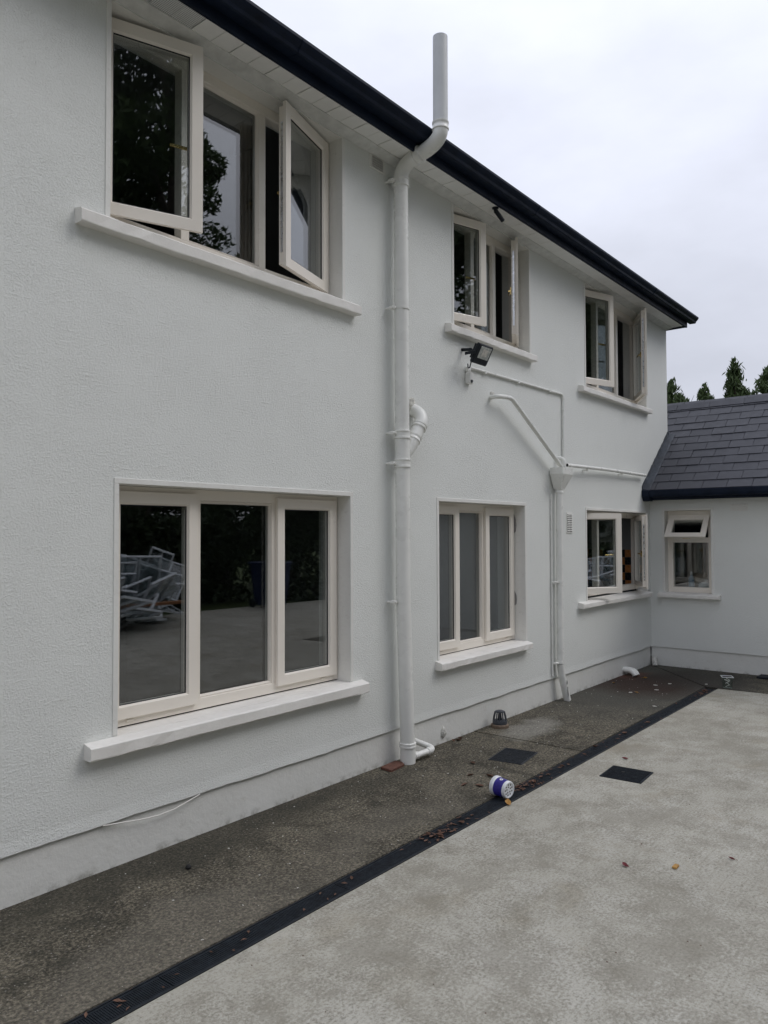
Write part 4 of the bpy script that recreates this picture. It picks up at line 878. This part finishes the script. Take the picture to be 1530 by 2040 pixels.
leaf(3.865, -2.028, 'leaf_red', 0.046, 'dark red square leaf lying on the pale yard', None)
leaf(4.284, -2.431, 'leaf_red', 0.038, 'small reddish leaf on the pale yard near the right edge', None)
leaf(5.672, -1.318, 'leaf_red', 0.05, 'reddish leaf on the yard just beyond the black drain cover', None)
tag(part('wood_chip', MB().cbox(3.985, 4.03, -2.245, -2.222, 0.001, 0.012, 0.002).xf(Matrix.Identity(4)), 'leaf_yellow'), 'small pale wood chip lying on the yard', 'wood chip')
tag(part('dark_pebble', MB().lathe([(0.0, 0.022), (0.010, 0.019), (0.016, 0.010), (0.014, 0.0), (0, 0)], 9, (2.46, -0.30, 0.002)), 'hole_black', None, True), 'small dark stone on the path below the near window', 'stone')
# loose grit and paint flakes (too many and too small to count)
def scatter(name, mat, n, xr, yr, sz, seed, label, cat, z=0.003):
    q = random.Random(seed); mb = MB()
    for _ in range(n):
        x, y, s_ = q.uniform(*xr), q.uniform(*yr), q.uniform(*sz)*(0.6+0.4*q.random()); a_ = q.uniform(0, 6.28); e_ = q.uniform(0.4, 1.0)
        if DY0-0.01 < y < DY1+0.01: continue
        ca_, sa_ = math.cos(a_)*s_, math.sin(a_)*s_
        mb.add([(x+ca_, y+sa_, z), (x-sa_*e_, y+ca_*e_, z), (x-ca_, y-sa_, z), (x+sa_*e_, y-ca_*e_, z), (x, y, z+s_*0.5)], [(0, 1, 4), (1, 2, 4), (2, 3, 4), (3, 0, 4)])
    return tag(part(name, mb, mat), label, cat, kind='stuff')
scatter('paint_flakes', 'chip_pale', 170, (2.0, 8.9), (-0.96, -0.04), (0.003, 0.009), 5, 'pale paint flakes scattered over the dark path', 'debris', 0.006)
scatter('grit', 'grit', 1500, (1.0, 7.2), (-0.96, -0.02), (0.0015, 0.005), 6, 'fine grit scattered over the dark path', 'grit', 0.005)
scatter('yard_specks', 'leaf_brown', 90, (1.4, 8.6), (-3.6, -1.14), (0.003, 0.008), 8, 'dark specks of leaf litter on the pale yard', 'debris', 0.001)
scatter('yard_flakes', 'chip_pale', 60, (3.0, 8.8), (-3.6, -1.14), (0.003, 0.007), 9, 'pale flakes on the yard', 'debris', 0.001)
def litter():
    q = random.Random(21); mb = MB()
    for (c0_, w_, n_) in ((3.60, 0.09, 40), (3.85, 0.10, 10), (4.66, 0.10, 40), (5.0, 0.2, 12), (5.6, 0.5, 14), (6.6, 0.6, 12), (8.55, 0.14, 40), (2.4, 0.9, 14)):
        for _ in range(n_):
            x, y, s_ = q.gauss(c0_, w_), q.uniform(DY0+0.012, DY1-0.008), q.uniform(0.004, 0.014)
            if x > 8.78: continue
            a_ = q.uniform(0, 6.28); ca_, sa_ = math.cos(a_)*s_, math.sin(a_)*s_; z = q.uniform(0.0, 0.006)
            mb.add([(x+ca_*1.6, y+sa_*1.6, z), (x-sa_*0.6, y+ca_*0.6, z+q.uniform(0, 0.006)), (x-ca_*1.6, y-sa_*1.6, z+0.002), (x+sa_*0.6, y-ca_*0.6, z+q.uniform(0, 0.006))], [(0, 1, 2), (0, 2, 3)])
    tag(part('leaf_litter', mb, 'leaf_brown'), 'crumbled brown leaf litter caught in the drain channel', 'leaf litter', kind='stuff')
litter()
fk = [(8.6, -0.52), (8.35, -0.62), (8.78, -0.62), (7.55, -0.88), (8.05, -0.45), (9.0, -0.95)]
for (x, y) in fk:
    tag(put('plaster_flake', MB().poly([(-0.022, -0.008), (0.012, -0.012), (0.024, 0.004), (-0.004, 0.011)], 0, 0.005).mesh('plaster_flake', 'chip_pale'), None, (x, y, 0.005), (0, 0, lr.uniform(0, 3))), 'pale plaster flake on the damp end of the path', 'flake', 'plaster flakes')

# ------------------------------------------------------------------ trees
def quads_mesh(name, C_, size, mat, seed, nrm_bias=None, asp=0.6):
    q = np.random.default_rng(seed); n = len(C_); C_ = np.asarray(C_)
    A = q.normal(size=(n, 3)); A /= np.linalg.norm(A, axis=1)[:, None]
    if nrm_bias is not None: A = A*0.6+np.asarray(nrm_bias); A /= np.linalg.norm(A, axis=1)[:, None]
    B = np.cross(A, q.normal(size=(n, 3))); B /= np.linalg.norm(B, axis=1)[:, None]
    s = (size*q.uniform(0.6, 1.4, n))[:, None]
    v = np.stack([C_-A*s, C_+B*s*asp*0.5-A*s*0.1, C_+A*s, C_-B*s*asp*0.5+A*s*0.1], 1).reshape(-1, 3)
    me = bpy.data.meshes.new(name); me.vertices.add(4*n); me.vertices.foreach_set('co', v.ravel())
    me.loops.add(4*n); me.loops.foreach_set('vertex_index', np.arange(4*n, dtype=np.int32)); me.polygons.add(n)
    me.polygons.foreach_set('loop_start', np.arange(0, 4*n, 4, dtype=np.int32)); me.polygons.foreach_set('loop_total', np.full(n, 4, dtype=np.int32))
    me.materials.append(M[mat]); me.update(calc_edges=True); me.validate(); return me
def conifer(x, y, H, Rb, seed, label, n=14000):
    q = np.random.default_rng(seed); t_ = empty('conifer_tree', (x, y, -0.16), label, 'tree', 'conifers behind the extension')
    part('trunk', MB().tube([(x, y, -0.2), (x+0.05, y, H*0.5), (x, y, H*0.985)], [Rb*0.13, Rb*0.07, 0.012], 8), 'bark', t_)
    pts = []; nb = int(H*13)
    for i in range(nb):
        hh = H*(0.10+0.885*(i/nb)**0.85); tt = hh/H
        ln = Rb*(1-tt)**0.82*q.choice((0.4, 0.65, 0.85, 1.0, 1.1, 1.5))*q.uniform(0.8, 1.1)+0.06; a = q.uniform(0, 6.283); m_ = max(6, int(n/nb*(0.35+1.6*(1-tt))))
        u = q.uniform(0.10, 1.0, m_)**0.7
        droop = ln*(0.35*u-0.95*u**2); side = q.normal(0, 0.10+0.13*ln*(1-u*0.5), m_)
        px_ = x+np.cos(a)*ln*u-np.sin(a)*side; py_ = y+np.sin(a)*ln*u+np.cos(a)*side; pz_ = hh+droop+q.normal(0, 0.05, m_)-np.abs(side)*0.35-q.exponential(0.10, m_)
        pts.append(np.stack([px_, py_, pz_], 1))
    pts.append(np.stack([x+q.normal(0, 0.05, 60), y+q.normal(0, 0.05, 60), H*q.uniform(0.93, 1.0, 60)], 1))
    put('crown', quads_mesh('crown', np.concatenate(pts), 0.125, 'foliage_conifer', seed, (0, 0, -0.75), 0.5), t_)
    return t_
def ray_at(sl, X): return X, CY+sl*X
for (sl, el, X, Rb, seed, lab) in ((0.3275, 0.1985, 30.0, 3.6, 1, 'conifer half hidden by the house corner, leftmost over the slate roof'),
                                   (0.2870, 0.1865, 34.0, 3.0, 2, 'shortest ragged conifer over the slate roof, beside the house corner'),
                                   (0.2514, 0.2125, 31.0, 2.5, 3, 'tallest pointed conifer standing clear above the slate roof'),
                                   (0.2120, 0.2010, 30.0, 3.3, 4, 'broad conifer at the right edge above the slate roof')):
    x, y = ray_at(sl, X); conifer(x, y, 1.7+el*X, Rb, seed, lab)
def broadleaf(name, x, y, H, Rc, seed, label, group, n=11000, leaf=0.11, low=0.22, stem=True):
    q = np.random.default_rng(seed); t_ = empty(name, (x, y, -0.16), label, 'tree', group)
    tr_ = MB(); tips = []
    tr_.tube([(x, y, -0.2), (x+0.1, y+0.05, H*0.25), (x, y+0.1, H*0.55), (x+0.1, y, H*0.85)], [0.028*H, 0.022*H, 0.012*H, 0.003*H], 8)
    nc = 100
    for i in range(nc):
        th = q.uniform(0, 6.283); hz = q.uniform(low, 0.97); prof = math.sin(math.pi*min(1, max(0.05, (hz-low)/(1.04-low)))**0.75)**0.7
        rr = Rc*prof*q.uniform(0.35, 1.0); c_ = np.array([x+math.cos(th)*rr, y+math.sin(th)*rr, H*hz]); tips.append(c_)
        if i % 6 == 0: tr_.tube([(x, y, H*hz*0.72), tuple((np.array([x, y, H*hz*0.8])*0.5+c_*0.5)), tuple(c_)], [0.009*H, 0.006*H, 0.002*H], 5)
    part('trunk', tr_, 'bark', t_)
    pts = []
    for c_ in tips:
        m_ = n//nc; d = q.normal(size=(m_, 3)); d /= np.linalg.norm(d, axis=1)[:, None]; rad = Rc*q.uniform(0.16, 0.30)
        pts.append(c_+d*(rad*q.uniform(0.35, 1.0, m_)**0.6)[:, None]*np.array([1.15, 1.15, 0.75]))
    put('crown', quads_mesh('crown', np.concatenate(pts), leaf, 'foliage_broad', seed, None, 0.75), t_); return t_
broadleaf('leafy_tree', 36.0, CY+0.232*36, 6.9, 1.8, 21, 'rounded leafy tree low between the conifers at the right edge', None, 5000, 0.12)
broadleaf('leafy_tree', 27.5, CY+0.335*27.5, 6.2, 1.6, 22, 'bright leafy bush top beside the house corner over the slate roof', None, 5000, 0.11)
bt_ = MB(); q = random.Random(5)
for i in range(9):
    x, y = 33.0+q.uniform(-0.3, 0.3), CY+0.302*33+q.uniform(-0.5, 0.5); bt_.tube([(x, y, 4.5), (x+q.uniform(-0.2, 0.2), y+q.uniform(-0.3, 0.3), 6.2), (x+q.uniform(-0.3, 0.3), y+q.uniform(-0.5, 0.5), 7.1+q.uniform(-0.3, 0.35))], [0.03, 0.018, 0.006], 4)
bt_.tube([(33, CY+0.302*33, -0.2), (33, CY+0.302*33, 4.6)], 0.08, 6)
tag(part('bare_shrub', bt_, 'bark'), 'bare leafless twigs beside the shortest conifer over the slate roof', 'shrub')

# the garden behind the viewer, seen mirrored in the panes
protos = [broadleaf('garden_tree', 1.5, -14.5, 16.0, 4.6, 40, 'tall dense leafy tree straight behind the viewer, mirrored in the near upstairs window', 'garden trees mirrored in the panes', 60000, 0.13, 0.08),
          broadleaf('garden_tree', 13.9, -17.4, 17.5, 3.2, 41, 'tall narrow leafy tree beyond the yard, mirrored in the near upstairs fixed pane', 'garden trees mirrored in the panes', 45000, 0.12, 0.10)]
for k_, (x, y, sc_, rz) in enumerate(((-5.5, -16.5, 1.0, 2.0), (6.8, -17.5, 0.9, 1.1), (-12.5, -15.0, 0.85, 4.0), (21.5, -18.0, 0.52, 3.0), (17.4, -17.2, 0.72, 5.0))):
    src = protos[k_ % 2]
    o = src.copy(); C.objects.link(o); o.location = (x, y, -0.16); o.rotation_euler = (0, 0, rz); o.scale = (sc_,)*3
    o['label'] = ('leafy tree at the left of the garden behind the viewer', 'leafy tree between the two tallest garden trees behind the viewer', 'leftmost leafy tree of the garden behind the viewer', 'low leafy tree beyond the wheelie bin behind the viewer', 'middling leafy tree right of the tall narrow one, behind the viewer')[k_]
    for ch in src.children:
        c = ch.copy(); C.objects.link(c); c.parent = o; c.matrix_parent_inverse = Matrix.Translation(-src.location)
hq = np.random.default_rng(9); n = 60000
hx = hq.uniform(-14, 30, n); hy = -13.2-0.0*hx+hq.normal(0, 0.55, n); hy = np.where(hx > 14.5, -12.2+0.45*(hx-14.5), hy)+hq.normal(0, 0.3, n); hz = hq.uniform(-0.15, 3.0, n)*(0.86+0.14*np.sin(hx*0.9))
hd = empty('hedge', (3, -13.2, -0.16), 'dark hedge along the far side of the yard, mirrored in the lower panes', 'hedge')
put('foliage', quads_mesh('foliage', np.stack([hx, hy, hz], 1), 0.12, 'foliage_hedge', 9, None, 0.8), hd)
hs = MB()
for i in range(22): hs.tube([(-13+i*2, -13.2 if -13+i*2 < 14.5 else -12.2+0.45*(i*2-27.5), -0.2), (-13+i*2, -13.2 if -13+i*2 < 14.5 else -12.2+0.45*(i*2-27.5), 2.3)], 0.06, 6)
part('stems', hs, 'bark', hd)
# heap of old window frames, each one its own thing
fr_r = random.Random(4)
def old_frame(x, y, z, wd, hg, tilt, rz, roll_):
    mb = MB().ring(0, wd, 0, hg, [(0, 0), (0.030, 0), (0.030, 0.04), (0, 0.04)])
    t_ = part('discarded_frame', mb.box(wd*0.5-0.013, wd*0.5+0.013, 0.002, 0.038, 0.03, hg-0.03), 'old_white')
    t_.location = (x, y, z); t_.rotation_euler = (tilt, roll_, rz)
    tag(t_, 'discarded white window frame in the heap, mirrored in the near lower window', 'window frame', 'heap of old window frames')
    pn = put('pane', MB().box(0.05, wd-0.05, 0.025, 0.032, 0.05, hg-0.05).mesh('pane', 'glass'), t_)
for i in range(46):
    x = 6.1+i*0.085+fr_r.uniform(-0.2, 0.2); y = -8.4-0.035*i+fr_r.uniform(-0.5, 0.4)
    old_frame(x, y, 0.02+fr_r.uniform(0, 0.35), fr_r.uniform(0.45, 0.85), fr_r.uniform(0.7, 1.2), R(fr_r.uniform(10, 58)*fr_r.choice((1, 1, -1))), R(fr_r.uniform(-50, 50)+180), R(fr_r.uniform(-30, 30)))
for i in range(22):
    x = 6.1+i*0.135; old_frame(x, -7.9-0.05*i+fr_r.uniform(-0.35, 0.35), 0.06+fr_r.uniform(0, 0.3), fr_r.uniform(0.35, 0.7), fr_r.uniform(0.8, 1.5), R(fr_r.uniform(70, 98)), R(fr_r.uniform(0, 360)), R(fr_r.uniform(-14, 14)))
tag(part('timber_plank', MB().cbox(6.4, 9.2, -8.25, -8.10, 0.42, 0.47, 0.004), 'timber'), 'brown timber plank across the heap of old frames, mirrored in the near window', 'plank')
wb = empty('wheelie_bin', (12.4, -9.55, 0), 'dark blue wheelie bin on the yard, mirrored in the near lower window', 'bin')
part('body', MB().add([(12.17, -9.80, 0.06), (12.63, -9.80, 0.06), (12.63, -9.30, 0.06), (12.17, -9.30, 0.06), (12.10, -9.88, 0.98), (12.70, -9.88, 0.98), (12.70, -9.22, 0.98), (12.10, -9.22, 0.98)], [(0, 3, 2, 1), (4, 5, 6, 7), (0, 1, 5, 4), (1, 2, 6, 5), (2, 3, 7, 6), (3, 0, 4, 7)]), 'bin_blue', wb)
part('lid', MB().cbox(12.07, 12.73, -9.92, -9.17, 0.985, 1.06, 0.02), 'bin_blue', wb)
part('sticker', MB().box(12.22, 12.50, -9.238, -9.233, 0.55, 0.80), 'paper_grey', wb)
for xx in (12.12, 12.68): part('wheel', MB().tube([(xx-0.025, -9.82, 0.10), (xx+0.025, -9.82, 0.10)], 0.10, 16), 'black_plastic', wb, True)
